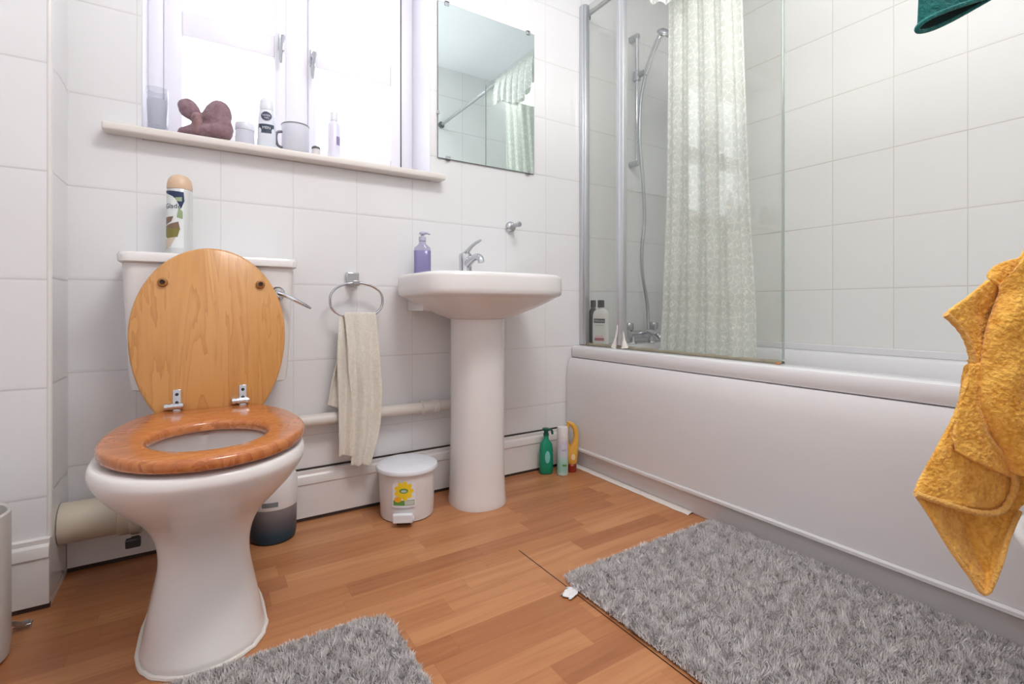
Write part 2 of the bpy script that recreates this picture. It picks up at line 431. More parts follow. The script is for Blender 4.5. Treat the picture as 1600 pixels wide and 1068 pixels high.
sl.build('window_sill', M['sill'], win, smooth=0, bevel=.006, bseg=3)

# ------------------------------------------------------------------ toilet
TX = .018
toilet = thing('toilet', 'white close-coupled toilet with a raised pine lid and an orange wooden seat', 'toilet', (TX, 1.3, 0))
def egg(w, yf, yb, ym, z, ef=2.0, eb=2.6, n=56, cut=None):
    out = []
    for i in range(n):
        t = 2*PI*i/n; c, s = math.cos(t), math.sin(t)
        e_ = ef if s < 0 else eb
        x = w*math.copysign(abs(c)**(2/e_), c)
        y = ym+(ym-yf)*math.copysign(abs(s)**(2/e_), s) if s < 0 else ym+(yb-ym)*abs(s)**(2/e_)
        out.append((TX-.007+x, y, z))
    return out
pan = MB()
S = [(0, .112, 1.122, 1.52), (.012, .113, 1.120, 1.52), (.03, .109, 1.126, 1.52), (.08, .100, 1.145, 1.52), (.14, .088, 1.165, 1.525), (.19, .083, 1.172, 1.53), (.235, .088, 1.160, 1.54),
     (.275, .104, 1.125, 1.56), (.31, .130, 1.078, 1.58), (.345, .158, 1.030, 1.59), (.375, .178, .998, 1.60), (.395, .186, .984, 1.60), (.408, .186, .983, 1.60), (.417, .182, .988, 1.598), (.420, .174, .997, 1.592)]
rs = []
keys = crs([(w_, yf, yb) for z, w_, yf, yb in S], 60); zk = crs([(z, 0, 0) for z, *_ in S], 60)
for (w_, yf, yb), (z, _, _) in zip(keys, zk):
    f = min(1, max(0, (z-.12)/.24)); f = f*f*(3-2*f)
    rs.append(egg(w_, yf, yb, 1.245-.045*f, z, 2.15, 3.2-.7*f))
# into the bowl
for z, w_, yf, yb in ((.420, .122, 1.046, 1.34), (.412, .114, 1.056, 1.33), (.38, .114, 1.064, 1.335), (.345, .096, 1.098, 1.315), (.31, .066, 1.150, 1.28), (.292, .036, 1.19, 1.25), (.286, .010, 1.21, 1.23)):
    rs.append(egg(w_, yf, yb, 1.19, z, 2.0, 2.0))
pan.rings(rs); pan_o = pan.build('pan', M['ceramic'], toilet, smooth=60)
bead = [(x, y, .004) for x, y, z in egg(.115, 1.117, 1.522, 1.24, 0, 2.15, 3.2)]
MB().tube([(x+random.uniform(-.0015, .0015), y+random.uniform(-.0015, .0015), .003) for x, y, z in bead], .005, 8, closed=True).build('sealant_bead', M['silicone'], toilet)
# cistern
cis = MB(); CB = .035   # cistern centre x
def cring(z, hw, yf, r=.03): return rrect(CB-hw, CB+hw, yf, YB-.004, r, z, 8)
cis.rings([cring(.484, .176, 1.600), cring(.490, .186, 1.590), cring(.53, .190, 1.583), cring(.70, .198, 1.572), cring(.818, .202, 1.568)])
cis_o = cis.build('cistern', M['ceramic'], toilet, smooth=40)
lidc = MB()
lidc.rings([cring(.8185, .205, 1.562), cring(.822, .210, 1.556), cring(.838, .211, 1.555), cring(.845, .208, 1.559), cring(.8475, .198, 1.57)])
lidc.build('cistern_lid', M['ceramic'], cis_o, smooth=40)
lv = MB(); lx, ly, lz = .192, 1.572, .745
lv.lathe([(.019, 0), (.019, .006), (.015, .010), (.013, .022), (.010, .026)], (lx, ly, lz), 20, axis='y')
lv.tube(crs([(lx, ly-.022, lz), (lx+.02, ly-.030, lz-.008), (lx+.05, ly-.034, lz-.024), (lx+.085, ly-.034, lz-.044)], 12), [.007]*4+[.006]*4+[.0055, .005, .0045, .003], 10)
lv.build('flush_lever', M['chrome'], cis_o)
# wooden seat ring
def seat_out(wd, cs, fs, bs, n=72):
    """(x, s): s runs from the hinge (0) forward"""
    out = []
    for i in range(n):
        t = 2*PI*i/n; x = wd*math.cos(t); sn = math.sin(t); s = cs+(fs if sn > 0 else bs)*sn; out.append((x, max(s, 0.0)))
    return out
HY = 1.478; n_ = 72
so = seat_out(.183, .265, .233, .33); si = seat_out(.106, .300, .128, .120)
def sring(pts, z, k=1.0, cs=.265): return [(TX+x*k, HY-(cs+(s-cs)*k), z) for x, s in pts]
st = MB(); z0, z1 = .4275, .4495
st.rings([sring(si, z0, 1.03, .3), sring(so, z0, .985), sring(so, z0+.004, 1.0), sring(so, z1-.006, 1.0), sring(so, z1-.001, .982), sring(so, z1, .962), sring(si, z1, 1.10, .3), sring(si, z1-.002, 1.04, .3), sring(si, z1-.007, 1.0, .3), sring(si, z0+.003, 1.0, .3), sring(si, z0, 1.03, .3)], False, False)
seat = st.build('seat', M['seatwood'], toilet, smooth=50, weld=True)
for bx, bs in ((-.075, .39), (.075, .39), (-.12, .17), (.12, .17)):
    MB().lathe([(.011, 0), (.011, .0075)], (TX+bx, HY-bs, .4203), 14).build('buffer', M['plastic'], seat)
# lid, leaning back on the cistern
lean = math.atan2(.050, .425)
def lidpt(x, s, d):   # s up the lid, d toward the room
    return (TX+.010+x, 1.494+s*math.sin(lean)-d*math.cos(lean), .432+s*math.cos(lean)+d*math.sin(lean))
lo = seat_out(.1745, .205, .225, .265)
def lring(d, k): return [lidpt(x*k, .205+(s-.205)*k, d) for x, s in lo]
ld = MB(); ld.rings([lring(0, .975), lring(.003, 1.0), lring(.013, 1.0), lring(.016, .99), lring(.018, .972)])
lid = ld.build('lid', M['pine'], toilet, smooth=50)
for bx, s in ((-.106, .335), (.114, .335)):
    def disc(prof, m):
        rr = []
        for r_, d in prof: rr.append([lidpt(bx+r_*math.cos(2*PI*i/20), s+r_*math.sin(2*PI*i/20), d) for i in range(20)])
        return m.rings(rr)
    bo = disc([(.0115, .0182), (.0105, .025), (.006, .027), (.0052, .0225)], MB()).build('buffer', M['buffer'], lid)
    disc([(.0050, .0226), (.0048, .0250)], MB()).build('buffer_hole', M['buffer_hole'], bo)
for hx in (-.072, .072):
    hg = MB(); c0 = TX+.007+hx
    def hp(x, s, d): p = lidpt(x-.010+.007+hx, s, d); return p
    pts = [hp(-.0085, .004, .0185), hp(.0085, .004, .0185), hp(.0085, .066, .0185), hp(-.0085, .066, .0185)]
    pt2 = [hp(-.0085, .004, .022), hp(.0085, .004, .022), hp(.0085, .066, .022), hp(-.0085, .066, .022)]
    hg.rings([pts, pt2])
    hg.lathe([(.0075, -.021), (.0075, .018)], (c0-.004, 1.469, .4605), 16, axis='x')
    for dx in (-.018, -.006, .012):
        hg.lathe([(.0090, -.004), (.0090, .004)], (c0-.004+dx, 1.469, .4605), 16, axis='x')
    hg.lathe([(.015, .4202), (.015, .424), (.008, .428), (.007, .452)], (c0, 1.492, 0), 16)
    ho = hg.build('hinge', M['chrome'], toilet, bevel=.0008)
    for s in (.034, .054):
        MB().rings([[hp(.0038*math.cos(2*PI*i/14), s+.0038*math.sin(2*PI*i/14), d) for i in range(14)] for d in (.0221, .0232)]).build('screw', M['black'], ho)

# soil pipe
sp = thing('soil_pipe', 'thick yellowed white waste pipe running from the tiled corner box behind the toilet', 'pipe', (-.2, 1.66, 0))
py, pz = 1.662, .158
m = MB(); m.lathe([(.050, 0), (.050, .115), (.056, .118), (.056, .142), (.048, .145)], (-.2955, py, pz), 32, axis='x'); m.build('pipe', M['soil'], sp)
m = MB(); m.lathe([(.057, 0), (.060, .004), (.060, .022), (.056, .026)], (-.155, py, pz), 32, axis='x'); m.build('collar', M['soil'], sp)
m = MB(); m.tube(crs([(-.152, py, pz), (-.08, 1.650, .165), (-.01, 1.60, .19), (.018, 1.535, .20)], 14), .043, 24); m.build('pan_connector', M['soil'], sp)
m = MB(); m.box(-.160, -.128, py-.072, py-.052, pz-.072, pz-.050); m.box(-.154, -.134, py-.058, py-.012, pz-.072, pz-.062); m.build('clip', M['black'], sp, bevel=.003)

# blue tub behind the toilet
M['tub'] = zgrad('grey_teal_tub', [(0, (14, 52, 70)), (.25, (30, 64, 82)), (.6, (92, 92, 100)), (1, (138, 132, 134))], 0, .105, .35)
tb = thing('cleaning_tub', 'small tub with white top and grey to dark teal base on floor behind the toilet', 'tub', (.192, 1.670, 0))
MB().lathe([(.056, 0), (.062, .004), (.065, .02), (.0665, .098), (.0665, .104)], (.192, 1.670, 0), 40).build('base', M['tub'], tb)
MB().lathe([(.0675, .1042), (.0685, .108), (.0685, .182), (.064, .192), (.03, .196)], (.192, 1.670, 0), 40).build('lid', M['plastic'], tb)
lm = wrap(flat_rect(.045, .014), .069, .122, -.25); lm.xform(lambda x, y, z: (x+.192, y+1.670, z+.02*0)); lm.build('label', plain('grey_print', (120, 122, 128), .5), tb)

# ------------------------------------------------------------------ wash basin
BXc = .857
basin = thing('wash_basin', 'white ceramic pedestal wash basin with a chrome mixer tap', 'basin', (BXc, 1.55, 0))
def bout(z, k=1.0, inset=0.0, n=64, cy=1.50):
    out = []
    for i in range(n):
        t = 2*PI*i/n; c, s = math.cos(t), math.sin(t)
        e_ = 3.0 if s < 0 else 7.0
        a = .268-inset; bf = .158-inset; bk = .252-inset*.3
        x = a*math.copysign(abs(c)**(2/e_), c); y = (bf if s < 0 else bk)*math.copysign(abs(s)**(2/e_), s)
        out.append((BXc+x*k, cy+y*k, z))
    return out
def bblend(z, f, cy2=1.578, r=.094):
    o = bout(z, 1.0, .018); out = []
    for i, (x, y, zz) in enumerate(o):
        t = 2*PI*i/len(o); px, py_ = BXc+r*math.cos(t), cy2+r*math.sin(t)
        out.append((x+(px-x)*f, y+(py_-y)*f, zz))
    return out
m = MB()
rs = [bblend(.662, 1.0), bblend(.668, .86), bblend(.682, .66), bblend(.700, .42), bblend(.718, .21), bblend(.734, .05), bblend(.740, 0.0),
      bout(.744, 1, .006), bout(.750, 1, .001), bout(.765), bout(.803), bout(.811, 1, .002), bout(.816, 1, .007), bout(.818, 1, .016)]
def bowl(z, a, bb, cy=1.50): return [(BXc+a*math.cos(2*PI*i/64), cy+bb*math.sin(2*PI*i/64)*(1 if math.sin(2*PI*i/64) < 0 else .75), z) for i in range(64)]
rs += [bowl(.818, .225, .130), bowl(.812, .218, .124), bowl(.77, .195, .108), bowl(.72, .13, .07), bowl(.705, .03, .02)]
m.rings(rs)
m.box(.652, 1.062, 1.60, YB-.003, .692, .742)
bo = m.build('basin', M['ceramic'], basin, smooth=45)
m = MB(); pr = []
for z, r_ in ((0, .101), (.006, .102), (.03, .099), (.10, .0955), (.3, .0935), (.6, .0935), (.655, .0945), (.690, .093)):
    pr.append(sellipse(BXc, 1.588, r_, r_*1.06, z, 2.2, 56))
m.rings(pr); m.build('pedestal', M['ceramic'], basin, smooth=50)
# mixer tap
tx, ty, tz = BXc-.005, 1.672, .818
m = MB(); m.lathe([(.028, 0), (.028, .004), (.025, .010), (.024, .055), (.026, .075), (.023, .088), (.012, .095)], (tx, ty, tz), 28)
m.tube(crs([(tx, ty-.006, tz+.040), (tx+.002, ty-.045, tz+.062), (tx+.004, ty-.085, tz+.070), (tx+.005, ty-.108, tz+.062), (tx+.005, ty-.114, tz+.048)], 14), [.014]*5+[.013]*5+[.0125, .012, .012, .012], 16)
tap = m.build('mixer_tap', M['chrome'], basin)
MB().tube(crs([(tx, ty, tz+.084), (tx+.002, ty-.02, tz+.100), (tx+.004, ty-.06, tz+.118), (tx+.006, ty-.11, tz+.128)], 10), [.012, .012, .011, .009, .008, .007, .0065, .006, .0055, .004], 12).build('lever', M['chrome'], tap)

# soap bottle on the basin
sx, sy, szz = .672, 1.655, .818
sb = thing('soap_bottle', 'clear hand soap bottle of lavender liquid standing on the basin edge', 'soap bottle', (sx, sy, szz))
lav = plain('lavender_liquid', (190, 182, 216), .15, vary=.05, scale=30); lav.node_tree.nodes['Principled BSDF'].inputs['Transmission Weight'].default_value = .25
m = MB(); m.rings([sellipse(sx, sy, a, b_, szz+z, 3.2, 40, R(-25)) for z, a, b_ in ((.001, .028, .017), (.004, .0305, .019), (.085, .0305, .019), (.098, .028, .018), (.106, .018, .014), (.112, .0125, .0125), (.122, .012, .012))]); m.build('bottle', M['clear'], sb, smooth=50)
m = MB(); m.rings([sellipse(sx, sy, a, b_, szz+z, 3.2, 40, R(-25)) for z, a, b_ in ((.003, .026, .015), (.006, .0285, .017), (.087, .0285, .017), (.088, .027, .016))]); m.build('liquid', lav, sb, smooth=50)
m = MB(); m.lathe([(.0128, .1222), (.0128, .136), (.006, .139), (.0045, .146)], (sx, sy, szz), 20); m.lathe([(.011, .146), (.011, .152), (.008, .155)], (sx, sy, szz), 20)
m.tube([(sx, sy, szz+.150), (sx+.012, sy-.018, szz+.149), (sx+.018, sy-.026, szz+.144)], [.005, .0045, .003], 10); m.build('pump', plain('lavender_grey_pump', (184, 180, 200), .3), sb)

# chrome peg on the wall above the basin
pg = thing('wall_peg', 'short chrome peg with a round rose on the tiles above the basin', 'peg', (1.103, YB-.0005, 1.04))
MB().lathe([(.023, 0), (.024, .004), (.020, .014), (.014, .018)], (1.103, YB-.0005, 1.04), 28, axis='y').build('rose', M['chrome'], pg)
MB().lathe([(.0085, .016), (.0085, .062), (.0105, .064), (.0105, .074), (.008, .077)], (1.103, YB-.0005, 1.043), 18, axis='y').build('peg', M['satin'], pg)

# towel ring and its cream towel
tr = thing('towel_ring', 'oval chrome towel ring fixed to the tiles between toilet and basin', 'towel ring', (.449, YB-.0005, .80))
m = MB(); m.box(.427, .471, YB-.018, YB-.0005, .782, .826); m.build('bracket', M['chrome'], tr, bevel=.004)
ry = 1.695; cz = .727
m = MB(); m.box(.437, .461, ry-.008, YB-.018, .778, .796); m.build('ring_holder', M['satin'], tr, bevel=.003)
pts = [(.452+.088*math.cos(2*PI*i/56), ry, cz+.060*math.copysign(abs(math.sin(2*PI*i/56))**.85, math.sin(2*PI*i/56))) for i in range(56)]
MB().tube(pts, .0042, 10, closed=True).build('ring', M['chrome'], tr)
def tw(u, v, d): # centimetres across / height / toward room, in the plane of the ring
    return (u/100, ry-d/100, v/100)
ht = MB()
def drape(left, right, amp, k, d0, nx=22, ny=40, ph=0.0):
    L = crs(left, ny); Rr = crs(right, ny); g = []
    for j in range(ny):
        row = []
        for i in range(nx):
            s = i/(nx-1); p = L[j].lerp(Rr[j], s); t = j/(ny-1)
            dd = d0(t)+amp*(0.35+.65*min(1, t*2.5))*math.sin(k*s*PI+ph+t*1.4)+.3*mnoise.noise(Vector((s*4, t*6, ph)))
            row.append(tw(p.x, p.y, dd))
        g.append(row)
    return g
top = 68.3
# back fall, front fall and side tail meet over the ring
def over(t): return 1.0 if t > .05 else 1.0*(t/.05)
ht.sheet(drape([(39.3, top), (38.7, 62), (38.2, 52), (38.6, 40), (38.8, 29), (38.9, 21)], [(46.2, top), (46.8, 60), (47.0, 48), (46.3, 38), (46.0, 28), (45.5, 20.4)], .9, 3.2, lambda t: -.4+1.5*min(1, t*3), ph=.5))
ht.sheet(drape([(40.6, top+.5), (41.4, 60), (41.8, 50), (43.0, 38), (43.2, 28), (42.8, 17.4)], [(51.4, top+.5), (52.0, 60), (52.5, 50), (53.0, 40), (52.0, 28), (48.8, 16.6)], .9, 3.6, lambda t: .7+1.4*min(1, t*3), ph=2.4))
ht.sheet(drape([(40.2, 58), (37.8, 50), (36.6, 44), (35.6, 38.2)], [(41.5, 58), (40.6, 50), (40.4, 43), (40.2, 36.4)], .5, 2.2, lambda t: -.2+.3*t, ph=1.0, nx=12, ny=24))
tag(ht.build('hand_towel', M['cream'], smooth=80, solid=.005, subsurf=1), 'cream hand towel hanging through the oval chrome ring', 'towel')

# waste pipe from basin pedestal to behind the toilet
wp = thing('waste_pipe', 'slim white waste pipe running level along the wall tiles into the pedestal', 'pipe', (.45, 1.722, .333))
MB().tube([(.215, 1.714, .333), (.845, 1.714, .336)], .0205, 22).build('pipe', M['pipe'], wp)
m = MB(); m.lathe([(.0215, 0), (.0245, .003), (.0245, .018), (.0222, .022), (.0222, .046), (.0255, .050), (.0255, .066), (.0215, .070)], (.690, 1.714, .335), 24, axis='x'); m.build('coupling', M['pipe'], wp)

# pedal bin with sunflower sticker
pb = thing('pedal_bin', 'small white pedal bin with a sunflower sticker on the floor beside the pedestal', 'bin', (.603, 1.622, 0), R(-27))
MB().lathe([(.084, .001), (.088, .004), (.090, .03), (.0945, .150), (.0945, .156)], seg=56).build('body', M['plastic'], pb, local=True)
MB().lathe([(.097, .1562), (.1035, .158), (.1045, .164), (.102, .170), (.092, .176), (.06, .181), (.02, .183)], seg=56).build('lid', M['lid_plastic'], pb, local=True)
m = MB(); m.box(-.034, .034, -.122, -.0905, .020, .030); m.box(-.032, .032, -.1265, -.112, .016, .046); m.build('pedal', M['lid_plastic'], pb, bevel=.004, local=True)
m = MB(); m.box(-.022, .022, -.0965, -.0875, .001, .016); m.build('pedal_slot', M['darkgap'], pb, smooth=0, local=True)
stx = plain('pale_sticker', (226, 222, 226), .35); yel = plain('sunflower_yellow', (238, 204, 40), .4); grn = plain('sticker_green', (96, 152, 70), .4); gry = plain('sticker_grey', (192, 196, 190), .4); orn = plain('sticker_orange', (240, 172, 40), .4)
def big(mb, k=1.5): return mb.xform(lambda x, y, z: (x*k, y*k, z))
sk = wrap(flat_rect(.078, .078), .0956, .094).build('sticker', stx, pb, local=True)
ptl = MB()
for k in range(9):
    a = 2*PI*k/9
    d = flat_disc(.0125, .0068, 16).xform(lambda x, y, z_: (((x+.0125)*math.cos(a)-y*math.sin(a)), ((x+.0125)*math.sin(a)+y*math.cos(a)), 0)); ptl.add(d.v, d.f)
wrap(big(ptl, 1.3), .0960, .108).build('petal_print', yel, sk, local=True)
wrap(big(flat_disc(.0095, .0055)), .0963, .109).build('flower_centre', grn, sk, local=True)
wrap(big(flat_disc(.006, .0026, cy=-.0006)), .0965, .109).build('flower_mark', gry, sk, local=True)
wrap(big(flat_rect(.046, .011)), .0960, .070).build('banner_green', grn, sk, local=True)
wrap(big(flat_rect(.020, .009, .012)), .0963, .070).build('banner_grey', gry, sk, local=True)
wrap(big(flat_disc(.008, .0060, cx=-.013, cy=.006)), .0964, .072).build('leaf_print', orn, sk, local=True)

# ------------------------------------------------------------------ mirror
mr = thing('mirror', 'frameless rectangular wall mirror clipped to the tiles above the basin', 'mirror', (.997, YB, 1.58))
MX0, MX1, MZ0, MZ1 = .772, 1.222, 1.279, 1.881
MB().box(MX0, MX1, YB-.007, YB-.0015, MZ0, MZ1).build('mirror_edge', M['mirror_edge'], mr, smooth=0)
MB().quad((MX0+.001, YB-.0074, MZ0+.001), (MX1-.001, YB-.0074, MZ0+.001), (MX1-.001, YB-.0074, MZ1-.001), (MX0+.001, YB-.0074, MZ1-.001)).build('mirror_glass', M['mirror'], mr, smooth=0)
for x, z, up in ((.815, MZ0, -1), (1.19, MZ0, -1), (.81, MZ1, 1), (1.19, MZ1, 1)):
    m = MB(); za, zb = (z-.006, z+.010) if up < 0 else (z-.010, z+.006)
    m.box(x-.009, x+.009, YB-.0115, YB-.0078, za, zb); m.box(x-.009, x+.009, YB-.0115, YB-.001, *( (za, z-.0005) if up < 0 else (z+.0005, zb)))
    m.build('mirror_clip', M['satin'], mr, bevel=.0012)
MB().box(MX0-.004, MX0+.006, YB-.011, YB-.0078, 1.445, 1.457).build('mirror_clip', M['satin'], mr, bevel=.001)

# ------------------------------------------------------------------ bath
bath = thing('bathtub', 'white acrylic bathtub with a plain front panel along the right wall', 'bath', (1.75, .93, 0))
X0, X1, Y0, Y1 = 1.430, XR-.001, YE+.001, YB-.001
m = MB(); n = 10
m.rings([rrect(X0+.022, X1-.01, Y0+.001, Y1-.001, .012, .478, n), rrect(X0+.004, X1, Y0, Y1, .012, .480, n), rrect(X0, X1, Y0, Y1, .012, .486, n), rrect(X0, X1, Y0, Y1, .012, .518, n), rrect(X0+.004, X1, Y0, Y1, .012, .527, n), rrect(X0+.014, X1, Y0, Y1, .012, .5305, n),
         rrect(X0+.095, X1-.055, Y0+.07, Y1-.10, .14, .529, n), rrect(X0+.105, X1-.065, Y0+.08, Y1-.11, .135, .522, n), rrect(X0+.115, X1-.075, Y0+.10, Y1-.13, .13, .48, n),
         rrect(X0+.14, X1-.10, Y0+.16, Y1-.17, .12, .25, n), rrect(X0+.17, X1-.13, Y0+.22, Y1-.22, .10, .17, n), rrect(X0+.22, X1-.18, Y0+.28, Y1-.28, .08, .155, n)], cap0=False)
tub = m.build('tub', M['acrylic'], bath, smooth=45)
m = MB()
pf = [(1.452, .478), (1.424, .476), (1.412, .45), (1.404, .40), (1.402, .30), (1.404, .10), (1.404, .092)]
m.rings([[(x, y, z) for x, z in pf+[(1.44, .092), (1.452, .12)]] for y in (Y0, Y1-.003)])
m.build('panel', M['panel'], bath, smooth=40)
m = MB(); pf = [(1.40, .091), (1.397, .086), (1.397, .078), (1.402, .074), (1.424, .070), (1.426, .001), (1.445, .001), (1.445, .091)]
m.rings([[(x, y, z) for x, z in pf] for y in (Y0, Y1-.023)]); m.build('plinth', M['panel'], bath, smooth=30)
# upstand against the tiles
m = MB(); m.box(X1-.008, X1, Y0, Y1, .530, .556); m.box(1.56, X1-.009, Y1-.008, Y1, .530, .556); m.build('upstand', M['acrylic'], bath, bevel=.003)
# ragged white sealant strip on the floor
g = []
for i in range(50):
    y = 1.728-.64*i/49; wob = .004*mnoise.noise(Vector((i*.35, 0, 0)))
    g.append([(1.397+wob-.001, y, .0012), (1.404+wob, y, .005), (1.415, y, .007), (1.424, y, .0065)])
struct(MB().sheet(g).build('trim_2', M['silicone'], smooth=60))

# bath screen
scr = thing('bath_screen', 'hinged glass bath screen with aluminium profiles standing on the bath edge', 'shower screen', (1.5, 1.3, .531))
SX = 1.500
m = MB(); m.box(SX-.014, SX+.014, YB-.034, YB-.0008, .5325, 2.09); m.box(SX-.020, SX-.013, YB-.026, YB-.0008, .5325, 2.09)
m.build('wall_profile', M['alu'], scr, smooth=0, bevel=.003)
m = MB(); m.box(SX-.012, SX+.012, 1.483, 1.503, .545, 2.085); m.lathe([(.011, .545), (.011, 2.085)], (SX-.004, 1.508, 0), 18); m.box(SX-.010, SX+.010, 1.512, 1.526, .545, 2.085)
m.build('hinge_profile', M['alu'], scr, smooth=35, bevel=.002)
MB().box(SX-.003, SX+.003, 1.526, YB-.034, .543, 2.08).build('narrow_pane', M['screen_glass'], scr, smooth=0)
MB().box(SX-.003, SX+.003, .826, 1.483, .543, 2.08).build('wide_pane', M['screen_glass'], scr, smooth=0)
MB().box(SX-.0034, SX+.0034, .8215, .8258, .545, 2.08).build('pane_edge', M['screen_edge'], scr, smooth=0)
g = []
for i in range(40):
    y = 1.72-.896*i/39; h = .541+.006*mnoise.noise(Vector((i*.8, 3, 0)))
    g.append([(SX-.010, y, .5315), (SX-.006, y, h), (SX+.006, y, h), (SX+.010, y, .5315)])
MB().sheet(g).build('bottom_seal', M['dirt'], scr, smooth=40, solid=.001)
m = MB(); m.tube(crs([(SX-.014, 1.535, .534), (SX-.016, 1.525, .56), (SX-.015, 1.515, .60), (SX-.014, 1.512, .63)], 8), [.012, .010, .007, .005, .004, .004, .003, .003], 8)
m.tube(crs([(SX-.014, 1.470, .534), (SX-.014, 1.475, .57), (SX-.013, 1.480, .60)], 8), [.016, .013, .010, .007, .005, .004, .003, .002], 8)
m.build('sealant_blob', M['silicone'], scr)
for y in (.832, YB-.018):
    m = MB(); m.lathe([(.009, 0), (.007, .004), (.003, .006)], (SX-.016, y, .5312), 12, sx=.6); m.build('rust_spot', M['rust'], scr)

# curtain rail + curtain
rl = thing('curtain_rail', 'straight metal shower curtain rail above the bath screen', 'curtain rail', (1.52, .9, 2.06))
MB().tube([(1.522, YE+.012, 2.06), (1.522, YB-.012, 2.06)], .0105, 16).build('rail', M['satin'], rl)
for y, a, b_ in ((YB, -.016, -.0005), (YE, .0005, .016)):
    MB().lathe([(.024, -b_), (.024, -b_+.006), (.014, -a)], (1.522, y, 2.06), 20, axis='y').build('rail_bracket', plain('grey_bracket', (120, 122, 124), .4, .6), rl)
nx, ny = 170, 70; zt, zb = 2.047, .36
g = []; uvs = []
for j in range(ny):
    t = j/(ny-1); z = zt+(zb-zt)*t
    ya = 1.285+.115*t**1.3; yb_ = .995-.02*t; xc = 1.530+.075*min(1, t*1.25)
    row = []
    for i in range(nx):
        s = i/(nx-1); y = ya+(yb_-ya)*s
        ph = s*2*PI*4.5
        amp = (.016+.010*t)*(1-.5*abs(2*s-1)**4)
        x = xc+amp*math.sin(ph+.5*math.sin(3*t))+.012*mnoise.noise(Vector((s*3, t*2, 1.3)))*t
        y += .010*math.sin(2*ph+t)*(1-.3*t)+.012*mnoise.noise(Vector((s*5, t*3, 7)))*t
        row.append((x, y, z))
    g.append(row)
cm = MB().sheet(g)
# header thrown over the rail, falling a short way on the room side
hd = []
for j in range(16):
    t = j/15; row = []
    for i in range(90):
        s = i/89; ph = s*2*PI*6.5
        yy = 1.34-.40*s+.01*math.sin(ph*.9); edge = .16+.05*math.sin(s*5)+.03*s
        if t < .35:
            a = PI*(t/.35); x = 1.522+.017*math.cos(a); z = 2.06+.014*math.sin(a)+.003*math.sin(ph)
        else:
            q = (t-.35)/.65; x = 1.505-.016*math.sin(q*2)+.010*math.sin(ph)*q; z = 2.06-edge*q
        row.append((x, yy, z))
    hd.append(row)
cu = thing('shower_curtain', 'pale lace-patterned shower curtain bunched inside the glass bath screen', 'curtain', (1.56, 1.14, .36))
co = cm.build('drop', M['curtain'], cu, smooth=80)
ch = MB().sheet(hd).build('header', M['curtain'], cu, smooth=80)
for o, (a, b_) in ((co, (nx, ny)), (ch, (90, 16))):
    me = o.data; uvl = me.uv_layers.new(name='UVMap'); 
    for lp in me.loops:
        vi = lp.vertex_index; uvl.data[lp.index].uv = ((vi % a)/(a-1)*.95, (vi//a)/(b_-1)*(1.7 if a == nx else .25))

# shower set
sh = thing('shower_set', 'chrome handset shower with riser rail and hose on the tiles above the bath taps', 'shower', (1.812, YB, .53))
RX, RY = 1.812, 1.712
m = MB(); m.tube([(RX, RY, 1.40), (RX, RY, 2.04)], .0095, 16); m.build('riser_rail', M['chrome'], sh)
for z in (1.41, 2.03):
    m = MB(); m.lathe([(.016, 0), (.016, .03), (.014, .05)], (RX, YB-.0008, z), 18, axis='y'); m.build('rail_bracket', M['satin'], sh, bevel=.001)
m = MB(); m.lathe([(.017, -.022), (.019, -.018), (.019, .018), (.017, .022)], (RX, RY, 1.835), 18); m.tube([(RX, RY-.01, 1.835), (RX+.008, RY-.045, 1.842)], [.014, .013], 14); m.build('handset_holder', M['satin'], sh)
hs = crs([(RX+.008, RY-.048, 1.825), (RX+.014, RY-.062, 1.87), (RX+.022, RY-.085, 1.93), (RX+.030, RY-.115, 1.985), (RX+.036, RY-.145, 2.00)], 14)
m = MB(); m.tube(hs, [.011, .012, .0125, .0125, .012, .0115, .0115, .012, .0125, .013, .014, .015, .017, .018], 16)
hd_o = m.build('handset', M['chrome'], sh)
m = MB(); m.lathe([(.018, 0), (.036, -.012), (.040, -.020), (.039, -.028), (.030, -.030)], (0, 0, 0), 28)
ax = Matrix.Rotation(R(38), 3, 'X'); m.xform(lambda x, y, z: tuple(ax @ Vector((x, y, z))+Vector((RX+.037, RY-.152, 2.006)))); m.build('shower_head', M['satin'], hd_o)
hose = crs([(RX+.008, RY-.047, 1.822), (RX-.006, RY-.030, 1.70), (RX-.012, RY-.03, 1.50), (RX+.006, RY-.035, 1.30), (RX+.014, RY-.035, 1.12), (RX-.004, RY-.035, .98), (RX+.002, RY-.035, .86), (RX+.028, RY-.04, .72), (RX+.020, RY-.055, .60)], 90)
m = MB(); m.tube(hose, [.0075+.0008*(i % 2) for i in range(90)], 12); m.build('hose', M['satin'], sh)
bt = thing('bath_mixer_tap', 'chrome bath mixer tap on the far end of the tub', 'tap', (1.80, 1.70, .53))
m = MB(); m.tube([(1.735, 1.690, .575), (1.905, 1.690, .575)], .019, 18)
for x in (1.755, 1.885): m.lathe([(.025, .5305), (.022, .536), (.015, .542), (.015, .57)], (x, 1.690, 0), 18)
m.tube(crs([(1.82, 1.690, .575), (1.82, 1.64, .585), (1.82, 1.585, .570), (1.82, 1.57, .556)], 10), .015, 14); bto = m.build('body', M['chrome'], bt)
for x in (1.735, 1.905):
    m = MB(); m.lathe([(.018, .594), (.022, .600), (.023, .622), (.018, .630)], (x, 1.690, 0), 14); m.build('tap_handle', M['satin'], bt, bevel=.001)
